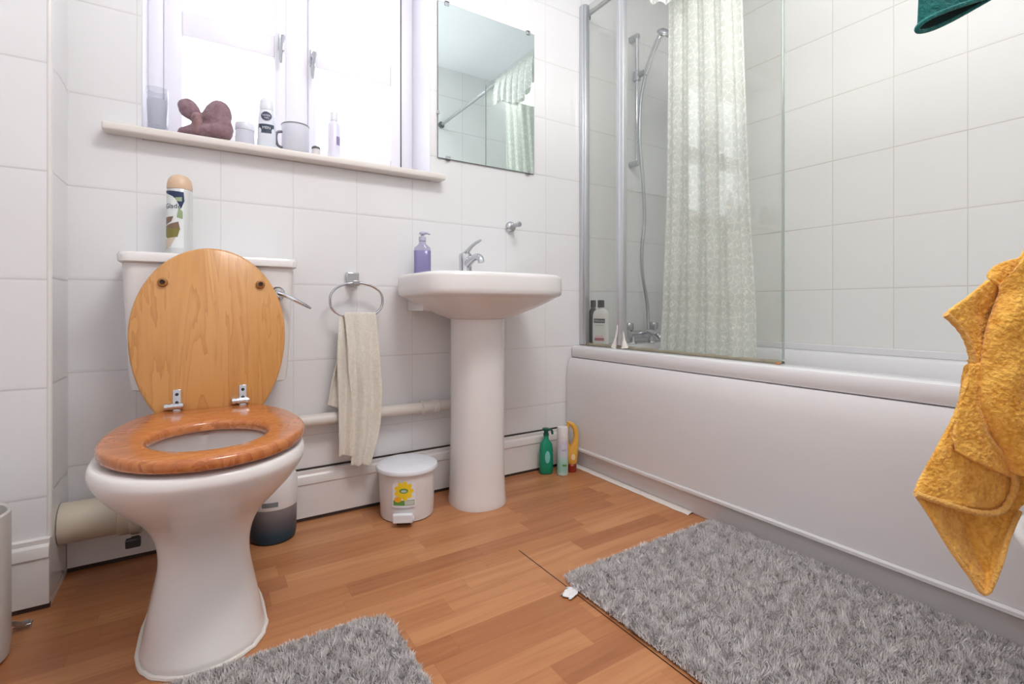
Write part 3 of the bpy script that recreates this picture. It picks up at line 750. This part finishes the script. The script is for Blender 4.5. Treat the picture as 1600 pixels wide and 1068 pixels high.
# pull cord seen through the narrow pane
pc = thing('pull_cord', 'grey pull cord with a clear loop end hanging behind the narrow glass pane', 'cord', (1.688, 1.70, 1.93))
MB().tube(crs([(1.694, 1.70, ZC-.0005), (1.694, 1.70, 2.2), (1.690, 1.70, 2.02)], 10), .0042, 8).build('cord', plain('grey_cord', (146, 146, 148), .5), pc)
MB().tube([(1.6885+.0125*math.sin(2*PI*i/24), 1.70, 1.982-.044*math.cos(2*PI*i/24)) for i in range(24)], .0042, 8, closed=True).build('loop', M['chrome'], pc)

# ------------------------------------------------------------------ shampoo bottles on the bath corner
def bottle(name, label, cat, loc, rz, prof, e, mat, capmat, capprof, capr=.012, group=None, bname='bottle'):
    t = thing(name, label, cat, loc, rz, group)
    MB().rings([sellipse(0, 0, a, b_, z, e, 44) for z, a, b_ in prof]).build(bname, mat, t, smooth=45, local=True)
    MB().lathe(capprof, seg=24).build('cap', capmat, t, smooth=35, local=True)
    return t
prof = [(.0008, .034, .019), (.004, .0375, .022), (.02, .0395, .024), (.09, .0395, .024), (.135, .038, .0235), (.152, .034, .021), (.163, .024, .016), (.168, .015, .013), (.173, .013, .012)]
cap = [(.0155, .1732), (.0155, .2035), (.013, .206)]
wbm = plain('white_bottle', (224, 223, 222), .25)
wb = bottle('shampoo_bottle', 'white shampoo bottle with black cap and dark name band on the bath corner', 'bottle', (1.528, 1.660, .5306), R(-68), [(z, a, b_*.72) for z, a, b_ in prof], 2.8, wbm, M['black'], cap)
lbl = plain('dark_band', (70, 72, 76), .4); pink = plain('pink_band', (170, 96, 110), .4); wt = plain('white_print', (236, 236, 236), .4); lg = plain('light_grey_print', (190, 190, 196), .4); lp = plain('light_pink_print', (222, 190, 196), .4)
def onflat(mb, y, z): return mb.xform(lambda x, yy, q: (x, y+ .30*x*x/.024*.0+abs(x)**3*60, z+yy))
lb = onflat(flat_rect(.054, .019, nx=10), -.0180, .113).build('label_band', lbl, wb, local=True)
onflat(text_mb('TRESemmé', .0105), -.0186, .1125).build('label_text', wt, lb, local=True)
onflat(flat_rect(.044, .004, nx=10), -.0180, .093).build('label_line', lg, wb, local=True)
onflat(flat_rect(.046, .012, nx=10), -.0180, .030).build('label_stripe', pink, wb, local=True)
onflat(flat_rect(.040, .009, nx=10), -.0180, .043).build('label_tint', lp, wb, local=True)
bottle('shampoo_bottle', 'black bottle half hidden behind the white shampoo bottle', 'bottle', (1.5385, 1.7225, .5306), R(-62), [(z, a*.62, b_*.52) for z, a, b_ in prof], 2.6, plain('dark_bottle', (52, 58, 60), .3), M['black'], [(.0125, .1732), (.0125, .2035), (.011, .206)])

# ------------------------------------------------------------------ bottles on the floor by the bath
green = plain('green_bottle', (16, 140, 108), .2); dgreen = plain('dark_green_cap', (10, 84, 66), .3)
gb = bottle('shower_gel_bottle', 'green bottle with dark green top, leftmost of three on the floor by the bath', 'bottle', (1.244, 1.690, 0), R(-20),
            [(.0008, .026, .017), (.005, .029, .020), (.04, .030, .021), (.10, .029, .020), (.125, .026, .018), (.138, .017, .013), (.146, .011, .010), (.160, .010, .0095)], 2.4, green, dgreen, [(.012, .1602), (.012, .170), (.009, .172), (.009, .180), (.016, .182), (.016, .190), (.012, .192)], group=None)
lg2 = plain('mint_print', (120, 196, 190), .4)
onflat(flat_disc(.011, .026), -.0222, .074).build('label_mark', lg2, gb, local=True)
MB().tube(crs([(.010, 0, .186), (.024, -.002, .182), (.027, -.003, .165)], 6), .005, 8).build('nozzle', dgreen, gb, local=True)
wcan = zgrad('white_green_can', [(0, (206, 214, 208)), (.12, (150, 200, 186)), (.28, (160, 206, 190)), (.42, (196, 206, 214)), (.7, (206, 200, 216)), (.8, (226, 224, 224)), (1, (230, 228, 228))], 0, .20, .3)
ac = thing('aerosol_can', 'slim white and mint aerosol can between the green and yellow bottles', 'can', (1.293, 1.640, 0), R(-20))
MB().lathe([(.0215, .0006), (.0235, .003), (.0235, .150), (.0225, .156)], seg=32).build('body', wcan, ac, local=True)
MB().lathe([(.0232, .1562), (.0236, .16), (.0232, .195), (.021, .201), (.012, .203)], seg=32).build('cap', M['plastic'], ac, local=True)
wrap(flat_disc(.006, .005, cx=-.003), .0239, .045).build('leaf_print', grn, ac, local=True)
wrap(flat_disc(.005, .0045, cx=.007, cy=.001), .0239, .043).build('leaf_print', grn, ac, local=True)
wrap(flat_rect(.020, .008), .0239, .108).build('label_band', plain('lilac_print', (176, 168, 200), .4), ac, local=True)
# yellow bottle with a loop handle on its right side
yb = thing('cleaner_bottle', 'yellow bottle with an arched handle and red base by the bath panel', 'bottle', (1.352, 1.652, 0), R(-20))
ymat = plain('yellow_plastic', (226, 172, 74), .3); red = plain('red_cap', (140, 40, 20), .35)
m = MB(); m.rings([sellipse(x, 0, a, b_, z, 2.6, 32) for z, x, a, b_ in ((.034, 0, .020, .016), (.040, 0, .024, .019), (.075, 0, .0265, .020), (.10, .006, .022, .018), (.125, .017, .013, .014), (.15, .020, .0105, .012), (.175, .017, .011, .012), (.195, .008, .013, .012), (.207, -.006, .014, .012), (.213, -.014, .010, .010))])
m.build('bottle', ymat, yb, smooth=60, local=True)
MB().tube(crs([(-.012, 0, .205), (-.020, 0, .185), (-.022, 0, .150), (-.018, 0, .118), (-.012, 0, .092)], 12), .0075, 12).build('handle', ymat, yb, local=True)
MB().lathe([(.019, .0006), (.021, .002), (.021, .030), (.018, .0338)], seg=28).build('cap', red, yb, local=True)
onflat(flat_disc(.009, .013), -.0205, .066).build('label_mark', plain('white_yellow_print', (240, 214, 170), .4), yb, local=True)

# ------------------------------------------------------------------ air freshener on the cistern
af = thing('air_freshener', 'tall air freshener can with beige cap standing on the toilet cistern', 'can', (-.046, 1.665, .8476), R(-2))
MB().lathe([(.029, .0006), (.031, .003), (.031, .176), (.029, .184)], seg=40).build('body', plain('silver_white_can', (214, 216, 216), .3, .3), af, local=True)
MB().lathe([(.0302, .1842), (.0308, .188), (.0302, .200), (.027, .213), (.020, .222), (.010, .226)], seg=40).build('cap', plain('beige_cap', (214, 184, 156), .35), af, local=True)
navy = plain('navy_print', (36, 52, 88), .35); brown = plain('brown_print', (128, 104, 84), .4); olive = plain('olive_print', (128, 120, 60), .4); sage = plain('sage_print', (150, 170, 130), .4); beige = plain('beige_print', (206, 190, 170), .4); wht = plain('print_white', (226, 232, 232), .35)
def patch(poly, z, mat, r, a0=-.35):
    mm = MB(); n = len(poly); cx = sum(p[0] for p in poly)/n; cy = sum(p[1] for p in poly)/n
    vs = [(cx, cy, 0)]; fs = []
    for k in range(5):
        f = (k+1)/5; vs += [(cx+(x-cx)*f, cy+(y-cy)*f, 0) for x, y in poly]
    for i in range(n):
        j = (i+1) % n; fs.append((0, 1+i, 1+j))
        for k in range(4): fs.append((1+k*n+i, 1+(k+1)*n+i, 1+(k+1)*n+j, 1+k*n+j))
    mm.add(vs, fs); return wrap(mm, r, z, a0).build('label_print', mat, af, local=True)
def dens(p, k=8):
    o = []
    for a, b_ in zip(p, p[1:]+p[:1]): o += [(a[0]+(b_[0]-a[0])*i/k, a[1]+(b_[1]-a[1])*i/k) for i in range(k)]
    return o
patch(dens([(-.030, .020), (.022, .020), (.022, .176), (-.030, .176)]), 0, wht, .0314)
patch(dens([(-.030, .178), (.022, .174), (.024, .150), (.016, .128), (.008, .150), (-.008, .164), (-.030, .172)]), 0, navy, .0317)
patch(dens([(.002, .158), (.018, .160), (.018, .148), (.006, .148)]), 0, sage, .0320)
patch(dens([(.010, .132), (.020, .120), (.020, .100), (.006, .104)]), 0, sage, .0320)
patch(dens([(-.030, .104), (-.002, .106), (-.008, .092), (-.030, .082)]), 0, brown, .0320)
patch(dens([(-.030, .080), (.010, .092), (.014, .070), (-.030, .068)]), 0, brown, .0320)
patch(dens([(-.030, .072), (.014, .074), (.008, .050), (-.020, .046), (-.030, .052)]), 0, olive, .0323)
patch(dens([(-.030, .044), (.004, .050), (-.010, .024), (-.030, .014)]), 0, beige, .0323)
wrap(text_mb('Glade', .019), .0321, .134, -.52).build('label_text', navy, af, local=True)

# ------------------------------------------------------------------ things on the window sill
SZ = 1.2073
vs = thing('glass_vase', 'clear glass tumbler with a thick base at the left end of the window sill', 'glass', (-.098, 1.80, SZ))
MB().lathe([(.026, .0005), (.029, .004), (.030, .14), (.0285, .1395), (.0265, .022), (.012, .019)], (-.098, 1.80, SZ), 36, cap1=True).build('tumbler', M['vase'], vs)
MB().lathe([(.0255, .0215), (.0262, .05), (.0268, .105), (.020, .108)], (-.098, 1.80, SZ), 30).build('contents', translucent('pale_bath_salts', (240, 240, 244), .75), vs)
# knotted plum pouch
def blob(prims):
    bm = bmesh.new()
    for c, r, rot in prims:
        mt = Matrix.Translation(c) @ Matrix.Rotation(rot, 4, 'Y') @ Matrix.Diagonal((*r, 1))
        bmesh.ops.create_icosphere(bm, subdivisions=4, radius=1, matrix=mt)
    m_ = MB(); bm.verts.ensure_lookup_table(); m_.add([tuple(v.co) for v in bm.verts], [tuple(v.index for v in f.verts) for f in bm.faces]); bm.free(); return m_
pch = thing('knotted_pouch', 'plum velvet pouch tied in a floppy bow on the window sill', 'pouch', (.015, 1.79, SZ), R(-28))
pm = blob([((.0, 0, .026), (.070, .042, .0255), 0), ((.045, 0, .028), (.036, .038, .0275), 0), ((-.040, 0, .022), (.042, .036, .0215), 0), ((-.062, 0, .012), (.024, .030, .0115), 0),
           ((.034, .004, .070), (.046, .030, .066), R(10)), ((-.014, 0, .052), (.026, .026, .030), 0), ((-.050, 0, .100), (.030, .022, .040), R(-46)), ((-.032, 0, .078), (.020, .018, .034), R(-48)), ((.062, .0, .045), (.024, .030, .044), R(-10))])
po = pm.build('pouch', M['maroon'], pch, smooth=80, local=True)
md = po.modifiers.new('remesh', 'REMESH'); md.mode = 'VOXEL'; md.voxel_size = .004; md.use_smooth_shade = True
md = po.modifiers.new('sm', 'SMOOTH'); md.factor = .5; md.iterations = 6
tx_ = bpy.data.textures.new('folds', 'CLOUDS'); tx_.noise_scale = .03
md = po.modifiers.new('disp', 'DISPLACE'); md.texture = tx_; md.strength = .006; md.mid_level = .6
kn = blob([((-.006, -.034, .040), (.014, .012, .030), R(8)), ((-.010, -.026, .066), (.016, .018, .014), R(-20))]); ko = kn.build('knot', M['maroon_knot'], po, smooth=80, local=True)
# white jar
jr = thing('cream_jar', 'plain white tub between the plum pouch and the deodorant', 'jar', (.128, 1.86, SZ))
MB().lathe([(.026, .0005), (.028, .003), (.028, .060), (.027, .062)], (.128, 1.86, SZ), 32).build('jar', M['milky'], jr)
MB().lathe([(.0295, .0622), (.030, .066), (.030, .082), (.028, .085)], (.128, 1.86, SZ), 32).build('lid', M['lid_plastic'], jr)
# deodorant
dd = thing('deodorant', 'white deodorant bottle with a dark oval emblem on the window sill', 'deodorant', (.187, 1.795, SZ), R(-8))
MB().rings([sellipse(0, 0, a, b_, z, 2.3, 36) for z, a, b_ in ((.0006, .026, .018), (.004, .0285, .020), (.06, .0285, .020), (.105, .026, .019), (.128, .0225, .018), (.130, .022, .0175))]).build('bottle', plain('bluish_white', (226, 232, 242), .3), dd, smooth=50, local=True)
MB().rings([sellipse(0, 0, a, b_, z, 2.3, 36) for z, a, b_ in ((.1302, .0225, .018), (.133, .0228, .0182), (.160, .021, .017), (.170, .016, .013), (.173, .008, .007))]).build('cap', M['lid_plastic'], dd, smooth=50, local=True)
slate = plain('slate_print', (66, 74, 100), .4); white = plain('emblem_white', (230, 232, 238), .4)
def ow(mb, z, y): return mb.xform(lambda x, yy, q: (x, y+x*x*16, z+yy))
em = ow(flat_disc(.0165, .0150), .106, -.0212).build('emblem', slate, dd, local=True)
ow(text_mb('NIVEA', .0088), .108, -.0218).build('emblem_text', white, em, local=True)
ow(text_mb('MEN', .0065), .0995, -.0218).build('emblem_text', white, em, local=True)
lb = ow(flat_rect(.046, .030, nx=12), .064, -.0216).build('label_band', plain('dark_slate_print', (58, 72, 92), .4), dd, local=True)
ow(text_mb('MEN', .0125), .066, -.0224).build('label_text', white, lb, local=True)
# enamel mug
mg = thing('mug', 'white mug with grey rim and dark handle beside the deodorant', 'mug', (.276, 1.81, SZ))
MB().lathe([(.044, .0005), (.047, .004), (.048, .105), (.0455, .105), (.044, .010), (.02, .008)], (.276, 1.81, SZ), 44).build('cup', M['milky'], mg)
MB().tube([(.276+.0468*math.cos(2*PI*i/48), 1.81+.0468*math.sin(2*PI*i/48), SZ+.106) for i in range(48)], .0026, 8, closed=True).build('rim', plain('grey_rim', (128, 128, 132), .4), mg)
MB().tube(crs([(.229, 1.800, SZ+.075), (.212, 1.796, SZ+.068), (.208, 1.794, SZ+.045), (.214, 1.796, SZ+.022), (.230, 1.800, SZ+.016)], 14), .0048, 10).build('handle', plain('dark_handle', (104, 104, 112), .4), mg)
# small pot, tall bottle
sp_ = thing('small_pot', 'tiny pot with a domed dark lid near the tall bottle on the window sill', 'pot', (.338, 1.752, SZ))
MB().lathe([(.012, .0005), (.0135, .002), (.0135, .020), (.012, .022)], (.338, 1.752, SZ), 24).build('pot', M['plastic'], sp_)
MB().lathe([(.0142, .0222), (.0142, .027), (.010, .031), (.004, .0325)], (.338, 1.752, SZ), 24).build('lid', plain('grey_lid', (90, 92, 92), .4), sp_)
tb_ = thing('lotion_bottle', 'tall pale lilac bottle with a small purple label on the window sill', 'bottle', (.400, 1.80, SZ), R(6))
MB().lathe([(.020, .0005), (.022, .003), (.022, .125), (.016, .138), (.012, .142)], seg=32).build('bottle', plain('pale_lilac_bottle', (228, 226, 242), .3), tb_, local=True)
MB().lathe([(.014, .1422), (.014, .172), (.012, .175)], seg=24).build('cap', M['lid_plastic'], tb_, local=True)
wrap(flat_rect(.017, .032), .0224, .066, .45).build('label', plain('purple_label', (150, 140, 184), .4), tb_, local=True)

for o, f, yy, xx in ((vs, .90, 1.752, -.1025), (pch, .92, 1.750, .015), (jr, .97, 1.79, .123), (dd, .93, 1.742, .181), (mg, .88, 1.757, .268), (tb_, .92, 1.745, .388), (sp_, .95, 1.728, .327)):
    o.location = (xx, yy, SZ); o.scale = (f, f, f)
# ------------------------------------------------------------------ left bin
lbn = thing('pedal_bin', 'tall pale cylindrical bin with a metal pedal at the left edge by the boxed corner', 'bin', (-.415, 1.385, 0))
cx, cy = -.415, 1.385
MB().lathe([(.080, .0008), (.090, .006), (.092, .03), (.092, .292), (.089, .296), (.086, .292), (.084, .06), (.03, .055)], (cx, cy, 0), 56).build('body', plain('grey_white_enamel', (206, 203, 198), .3), lbn)
m = MB(); m.tube(crs([(cx+.062, cy+.060, .03), (cx+.074, cy+.080, .028), (cx+.086, cy+.092, .016), (cx+.098, cy+.102, .014)], 8), .0055, 8); m.box(cx+.074, cx+.104, cy+.094, cy+.110, .007, .012); m.build('pedal', M['satin'], lbn, bevel=.0015)

# ------------------------------------------------------------------ fluffy mats
def in_rr(x, y, x0, x1, y0, y1, r):
    dx = np.maximum(np.maximum(x0+r-x, x-(x1-r)), 0); dy = np.maximum(np.maximum(y0+r-y, y-(y1-r)), 0)
    return dx*dx+dy*dy <= r*r
def mat(label, x0, x1, y0, y1, r, n, rot=0.0):
    t = thing('bath_mat', label, 'mat', ((x0+x1)/2, (y0+y1)/2, 0))
    m = MB(); m.rings([rrect(x0+.006, x1-.006, y0+.006, y1-.006, r, .0008, 10), rrect(x0+.004, x1-.004, y0+.004, y1-.004, r, .006, 10), rrect(x0+.008, x1-.008, y0+.008, y1-.008, r, .010, 10)])
    base = m.build('backing', M['matbase'], t, smooth=40)
    k = int(n*1.1); px = rng.uniform(x0, x1, k); py = rng.uniform(y0, y1, k); ok = in_rr(px, py, x0, x1, y0, y1, r); px, py = px[ok][:n], py[ok][:n]; n = len(px)
    ang = rng.uniform(0, 2*PI, n)
    # clumped lean field
    cl = np.array([[mnoise.noise(Vector((a*48, b_*48, 0))), mnoise.noise(Vector((a*48, b_*48, 9)))] for a, b_ in zip(px, py)])
    h = rng.uniform(.010, .017, n)*(1+.25*cl[:, 0]); lean = rng.uniform(.0, .010, n)
    lx = cl[:, 0]*.012+lean*np.cos(ang); ly = cl[:, 1]*.012+lean*np.sin(ang)
    # strands at the rim fall outward
    wd = rng.uniform(.0008, .0015, n); wa = rng.uniform(0, PI, n); wx, wy = np.cos(wa)*wd, np.sin(wa)*wd
    ex = np.clip(np.minimum(px-x0, x1-px)/.012, 0, 1); ey = np.clip(np.minimum(py-y0, y1-py)/.012, 0, 1); edge = np.minimum(ex, ey); h = h*(.55+.45*edge)
    z0 = np.full(n, .006)
    off = np.array([(x0+x1)/2, (y0+y1)/2, 0])
    lv = []
    for f, ws in ((0, 1.0), (.55, .9)):
        for sg in (-1, 1):
            lv.append(np.stack([px+lx*f**1.5+sg*wx*ws, py+ly*f**1.5+sg*wy*ws, z0+h*f], 1))
    lv.append(np.stack([px+lx, py+ly, z0+h], 1))
    V = np.stack(lv, 1)-off                                  # n,5,3
    V = V.reshape(-1, 3); b0 = np.arange(n)*5
    quads = np.stack([b0, b0+1, b0+3, b0+2], 1); tris = np.stack([b0+2, b0+3, b0+4], 1)
    me = bpy.data.meshes.new('pile'); me.vertices.add(len(V)); me.vertices.foreach_set('co', V.astype(np.float32).ravel())
    nl = n*7; me.loops.add(nl); me.polygons.add(n*2)
    li = np.concatenate([quads, tris], 1).ravel(); me.loops.foreach_set('vertex_index', li.astype(np.int32))
    ls = np.stack([np.arange(n)*7, np.arange(n)*7+4], 1).ravel(); me.polygons.foreach_set('loop_start', ls.astype(np.int32))
    me.update(calc_edges=True)
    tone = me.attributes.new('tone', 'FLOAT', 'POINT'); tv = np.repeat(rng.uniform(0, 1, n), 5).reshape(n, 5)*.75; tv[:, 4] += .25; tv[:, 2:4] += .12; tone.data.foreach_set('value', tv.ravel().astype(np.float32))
    me.materials.append(M['pile']); o = bpy.data.objects.new('pile', me); C.objects.link(o); o.parent = t; o['kind'] = 'stuff'
    return t
mat('large fluffy grey bath mat lying along the bath panel', .788, 1.419, .25, 1.012, .045, 92000)
mat('smaller fluffy grey mat in front of the toilet foot', -.20, .362, .60, 1.108, .065, 62000)

# scrap of paper by the mat
m = MB(); g = []
for j in range(7):
    g.append([(.742+.05*i/7+.012*j/6+.004*math.sin(j*2+i), .952-.030*j/6+.018*i/7+.003*math.sin(i*3), .003+.010*abs(mnoise.noise(Vector((i*.5, j*.6, 2))))) for i in range(8)])
tag(MB().sheet(g).build('paper_scrap', M['paper'], smooth=20, solid=.0006), 'crumpled scrap of white paper on the floor beside the large grey mat', 'paper')

# ------------------------------------------------------------------ right foreground: radiator, towel, garment
rd = thing('towel_radiator', 'white ladder towel radiator at the right edge behind the yellow towel', 'radiator', (1.19, .185, 0))
for x in (1.02, 1.36):
    MB().tube([(x, .185, .30), (x, .185, 1.0)], .013, 14).build('upright', M['gloss'], rd)
    MB().tube(crs([(x, .185, .30), (x, .185, .2), (x, .185, .0008)], 6), .0075, 10).build('feed_pipe', M['chrome'], rd)
    for z in (.36, .94): MB().tube([(x, YE+.0005, z), (x, .185, z)], .009, 10).build('wall_bracket', M['gloss'], rd)
for z in (.337, .48, .62, .76, .90):
    MB().tube([(1.02+.34*i/14, .185+(.057 if z < .4 else .040)*math.sin(PI*i/14), z) for i in range(15)], .0095, 12).build('rung', M['gloss'], rd)

# towel local frame: metres across (l), toward back (d) and up (z)
TO = Vector((.914, .237, 0)); TR = Vector((.8443, -.5358, 0)); TF = Vector((.968, .251, 0)); K = .000896
def tp(u, v, d=0.0):
    """u: across from the left tip, v: drop below the top, both in cloth units of K metres; d: depth"""
    return TO+TR*((u-93)*K)+TF*d+Vector((0, 0, .780-v*K))
def ruled(A, B, prof, nx=30, ny=44, noise=.003, sd=0.0):
    a = crs([(*p, 0) if len(p) == 2 else p for p in A], ny); b_ = crs([(*p, 0) if len(p) == 2 else p for p in B], ny); g = []
    for j in range(ny):
        t = j/(ny-1); row = []
        for i in range(nx):
            s = i/(nx-1); p = a[j].lerp(b_[j], s)
            d = p.z+prof(s, t)+noise*mnoise.noise(Vector((s*5+sd, t*7, sd)))
            row.append(tuple(tp(p.x, p.y, d)))
        g.append(row)
    return g
tm = MB()
# layer at the back, behind all the folds
tm.sheet(ruled([(92, 160), (86, 190), (76, 235), (58, 290), (46, 330), (60, 372)], [(262, 60), (266, 120), (270, 190), (270, 260), (268, 330), (262, 400)], lambda s, t: .034+.006*math.sin(7*s), 30, 40, .004, 17.0))
# small shoulder of cloth at the top
tm.sheet(ruled([(117, 39), (123, 22), (146, 11), (166, 5), (178, -16), (196, -46)], [(138, 54), (152, 66), (172, 70), (196, 62), (216, 44), (240, 16)], lambda s, t: .010-.012*math.sin(PI*s), 16, 30, .002, 2.0))
# body of the towel, one big rounded fold over the rung
tm.sheet(ruled([(137, 50), (136, 62), (132, 74), (119, 108), (110, 147), (106, 184), (104, 222), (114, 262), (139, 312), (154, 338)],
               [(246, -84), (262, -40), (270, 10), (272, 60), (272, 120), (272, 180), (270, 230), (268, 270), (266, 310), (262, 350)],
               lambda s, t: -.046*math.sin(PI*min(1, s*1.1))**.7+.02*s, 34, 60, .004, 1.0))
# the part that climbs over the top rung
tm.sheet(ruled([(182, -18, -.016), (198, -66, .03), (206, -112, .085), (200, -150, .130), (202, -120, .155)],
               [(248, -74, .0), (262, -96, .04), (270, -122, .085), (266, -150, .130), (266, -120, .155)], lambda s, t: -.008*math.sin(PI*s), 18, 30, .003, 19.0))
# turned-out corner at the upper left
tm.sheet(ruled([(118, 40), (86, 66), (51, 95), (72, 116), (85, 140), (92, 168), (95, 200), (98, 240)],
               [(166, 44), (162, 66), (156, 88), (150, 112), (144, 146), (138, 184), (134, 220), (130, 256)],
               lambda s, t: .006-.008*math.sin(PI*s)+.020*s, 24, 44, .003, 3.0))
# lower front flap above the hem
tm.sheet(ruled([(88, 168), (82, 179), (74, 208), (70, 237), (60, 262), (41, 298), (18, 338), (1, 372), (1, 381)],
               [(112, 165), (122, 200), (130, 240), (142, 275), (154, 305), (160, 335), (162, 362), (150, 392), (131, 405)],
               lambda s, t: .016-.014*math.sin(PI*s)*(.4+.6*t)+.006*t*s, 36, 50, .004, 5.0))
# inner roll lying across that flap
tm.sheet(ruled([(90, 172), (78, 210), (68, 250), (62, 285), (66, 308)], [(108, 170), (116, 225), (130, 270), (150, 315), (158, 352)],
               lambda s, t: .004-.010*math.sin(PI*s)*(.3+.7*t)-.006*t*(1-.6*s), 24, 34, .003, 8.0))
# underside hanging behind the hem, down to the tip
tm.sheet(ruled([(2, 378), (24, 412), (58, 462), (88, 500), (106, 522), (113, 527)], [(236, 352), (204, 382), (170, 408), (150, 444), (134, 488), (119, 528)],
               lambda s, t: .046*(1-t)**.7*min(1, s*4+.15)+.010-.018*t, 34, 44, .004, 11.0))
yt = thing('bath_towel', 'mustard yellow terry bath towel hanging in folds at the right edge', 'towel', (.99, .235, .3))
yo = tm.build('cloth', M['yellow'], yt, smooth=80, solid=.007, subsurf=2)
tx2 = bpy.data.textures.new('terry_loops', 'CLOUDS'); tx2.noise_scale = .0042; tx2.noise_depth = 1
md = yo.modifiers.new('loops', 'DISPLACE'); md.texture = tx2; md.strength = .0019; md.mid_level = .5; md.texture_coords = 'LOCAL'
hem = crs([tuple(tp(u, v, d)) for u, v, d in ((51, 95, .003), (73, 117, .004), (86, 140, .004), (93, 168, .004), (96, 200, .002), (98, 237, -.002), (112, 280, -.006), (139, 312, -.008), (155, 338, -.006), (160, 362, .002), (148, 394, .006), (131, 406, .004), (100, 405, .002), (49, 391, .004), (3, 378, .010))], 110)
MB().tube(hem, [.0042+.0004*math.sin(i*1.7) for i in range(110)], 12).build('hem', M['yellow_hem'], yt)
tl = crs([tuple(tp(u, v, d)) for u, v, d in ((2, 380, .018), (26, 413, .014), (58, 462, .006), (88, 500, -.002), (113, 527, -.008), (134, 488, -.006), (149, 446, .006), (168, 410, .022))], 70)
MB().tube(tl, .0032, 10).build('hem', M['yellow_hem'], yt)

# teal garment: only its sleeve end drops into view
ga = thing('hanging_garment', 'teal garment hanging high at the right, its open sleeve end pointing down', 'garment', (.95, .2, 1.1))
def sleeve(k, s, zoff, inner=0.0):
    out = []
    c = Vector((.916, .246, 1.128))+Vector((0, 0, zoff)); 
    for i in range(44):
        a = 2*PI*i/44; l = (.068*k-inner)*math.cos(a); d = (.014*s-inner)*math.sin(a)
        p = c+TR*(l+zoff*.08)+TF*(d-zoff*.05); fold = .004*math.sin(a*5+zoff*9)*min(1, zoff*8)
        p += TR*fold*.5+TF*fold
        tilt = (.030*(l/.068)+.004*math.sin(a*2))*max(0, 1-zoff/.12)
        out.append((p.x, p.y, p.z+tilt))
    return out
m = MB(); zs = [0, .012, .03, .06, .10, .16, .24, .34, .44]
m.rings([sleeve(1+.12*z, 1+.5*z, z) for z in zs], False, False); m.build('sleeve', M['teal'], ga, smooth=80, subsurf=1)
m = MB(); m.rings([sleeve(1+.12*z, 1+.5*z, z, .0035) for z in zs], False, True); m.build('sleeve_inside', M['teal_in'], ga, smooth=80)
m = MB(); m.tube([(*sleeve(1, 1, 0)[i],) for i in range(44)], .0032, 8, closed=True); m.build('cuff_edge', M['teal'], ga)
top_ = sleeve(1.05, 1.2, .44); cxs = sum(p[0] for p in top_)/44; cys = sum(p[1] for p in top_)/44
m = MB(); m.rings([top_, [(cxs+(x-cxs)*1.1+.05, cys+(y-cys)*1.2-.03, 1.66) for x, y, z in top_], [(cxs+(x-cxs)*.5+.08, cys+(y-cys)*.6-.07, 1.76) for x, y, z in top_], [(cxs+(x-cxs)*.15+.09, .128+(y-cys)*.2, 1.80) for x, y, z in top_]]); m.build('shoulder', M['teal'], ga, smooth=80, subsurf=1)
hk = thing('coat_hook', 'chrome wall hook holding the teal garment at the right', 'hook', (1.04, YE, 1.80))
m = MB(); m.lathe([(.02, 0), (.02, .005), (.008, .008)], (cxs+.09, YE+.0005, 1.80), 18, axis='x' if False else 'y'); m.v = [(x, 2*(YE+.0005)-y, z) for x, y, z in m.v]
m.build('rose', M['chrome'], hk)
MB().tube(crs([(cxs+.09, YE+.006, 1.80), (cxs+.09, YE+.045, 1.795), (cxs+.09, YE+.055, 1.825)], 8), .006, 10).build('arm', M['chrome'], hk)

# ------------------------------------------------------------------ light
wd_ = bpy.data.worlds.new('sky'); sc.world = wd_; wd_.use_nodes = True
bg = wd_.node_tree.nodes['Background']; bg.inputs[0].default_value = (.95, .97, 1.0, 1); bg.inputs[1].default_value = 4.2
def area(name, loc, rot, sx, sy, power, col=(1, 1, 1), portal=False):
    l = bpy.data.lights.new(name, 'AREA'); l.shape = 'RECTANGLE'; l.size = sx; l.size_y = sy; l.energy = power; l.color = col
    if portal: l.cycles.is_portal = True
    o = bpy.data.objects.new(name, l); C.objects.link(o); o.location = loc; o.rotation_euler = rot; return o
area('window_portal', ((WX0+WX1)/2, YB+.30, (WZ0+WZ1)/2), (R(90), 0, R(180)), .90, .98, 1, portal=True)
area('overhead_fill', (.58, .16, ZC-.02), (0, 0, 0), .7, .5, 28, (1.0, .98, .955))  # added fill from above, no lamp fitting in the room
area('upward_fill', (.85, .62, 1.30), (R(180), 0, 0), .9, .9, 13, (1.0, .985, .965))  # added unseen fill in mid-air, bounced off the ceiling to brighten the room

# ------------------------------------------------------------------ camera
cd = bpy.data.cameras.new('camera'); cam = bpy.data.objects.new('camera', cd); C.objects.link(cam); sc.camera = cam
cd.sensor_fit = 'HORIZONTAL'; cd.sensor_width = 36; cd.lens = 770/1600*36; cd.shift_y = -(534-479.5)/1600; cd.clip_start = .02
cam.location = (0, 0, .705); cam.rotation_euler = (R(90), 0, R(-32.4))

sc.view_settings.view_transform = 'Standard'; sc.view_settings.look = 'None'; sc.view_settings.exposure = 0.06
sc.cycles.max_bounces = 10; sc.cycles.diffuse_bounces = 6; sc.cycles.glossy_bounces = 5; sc.cycles.transparent_max_bounces = 16
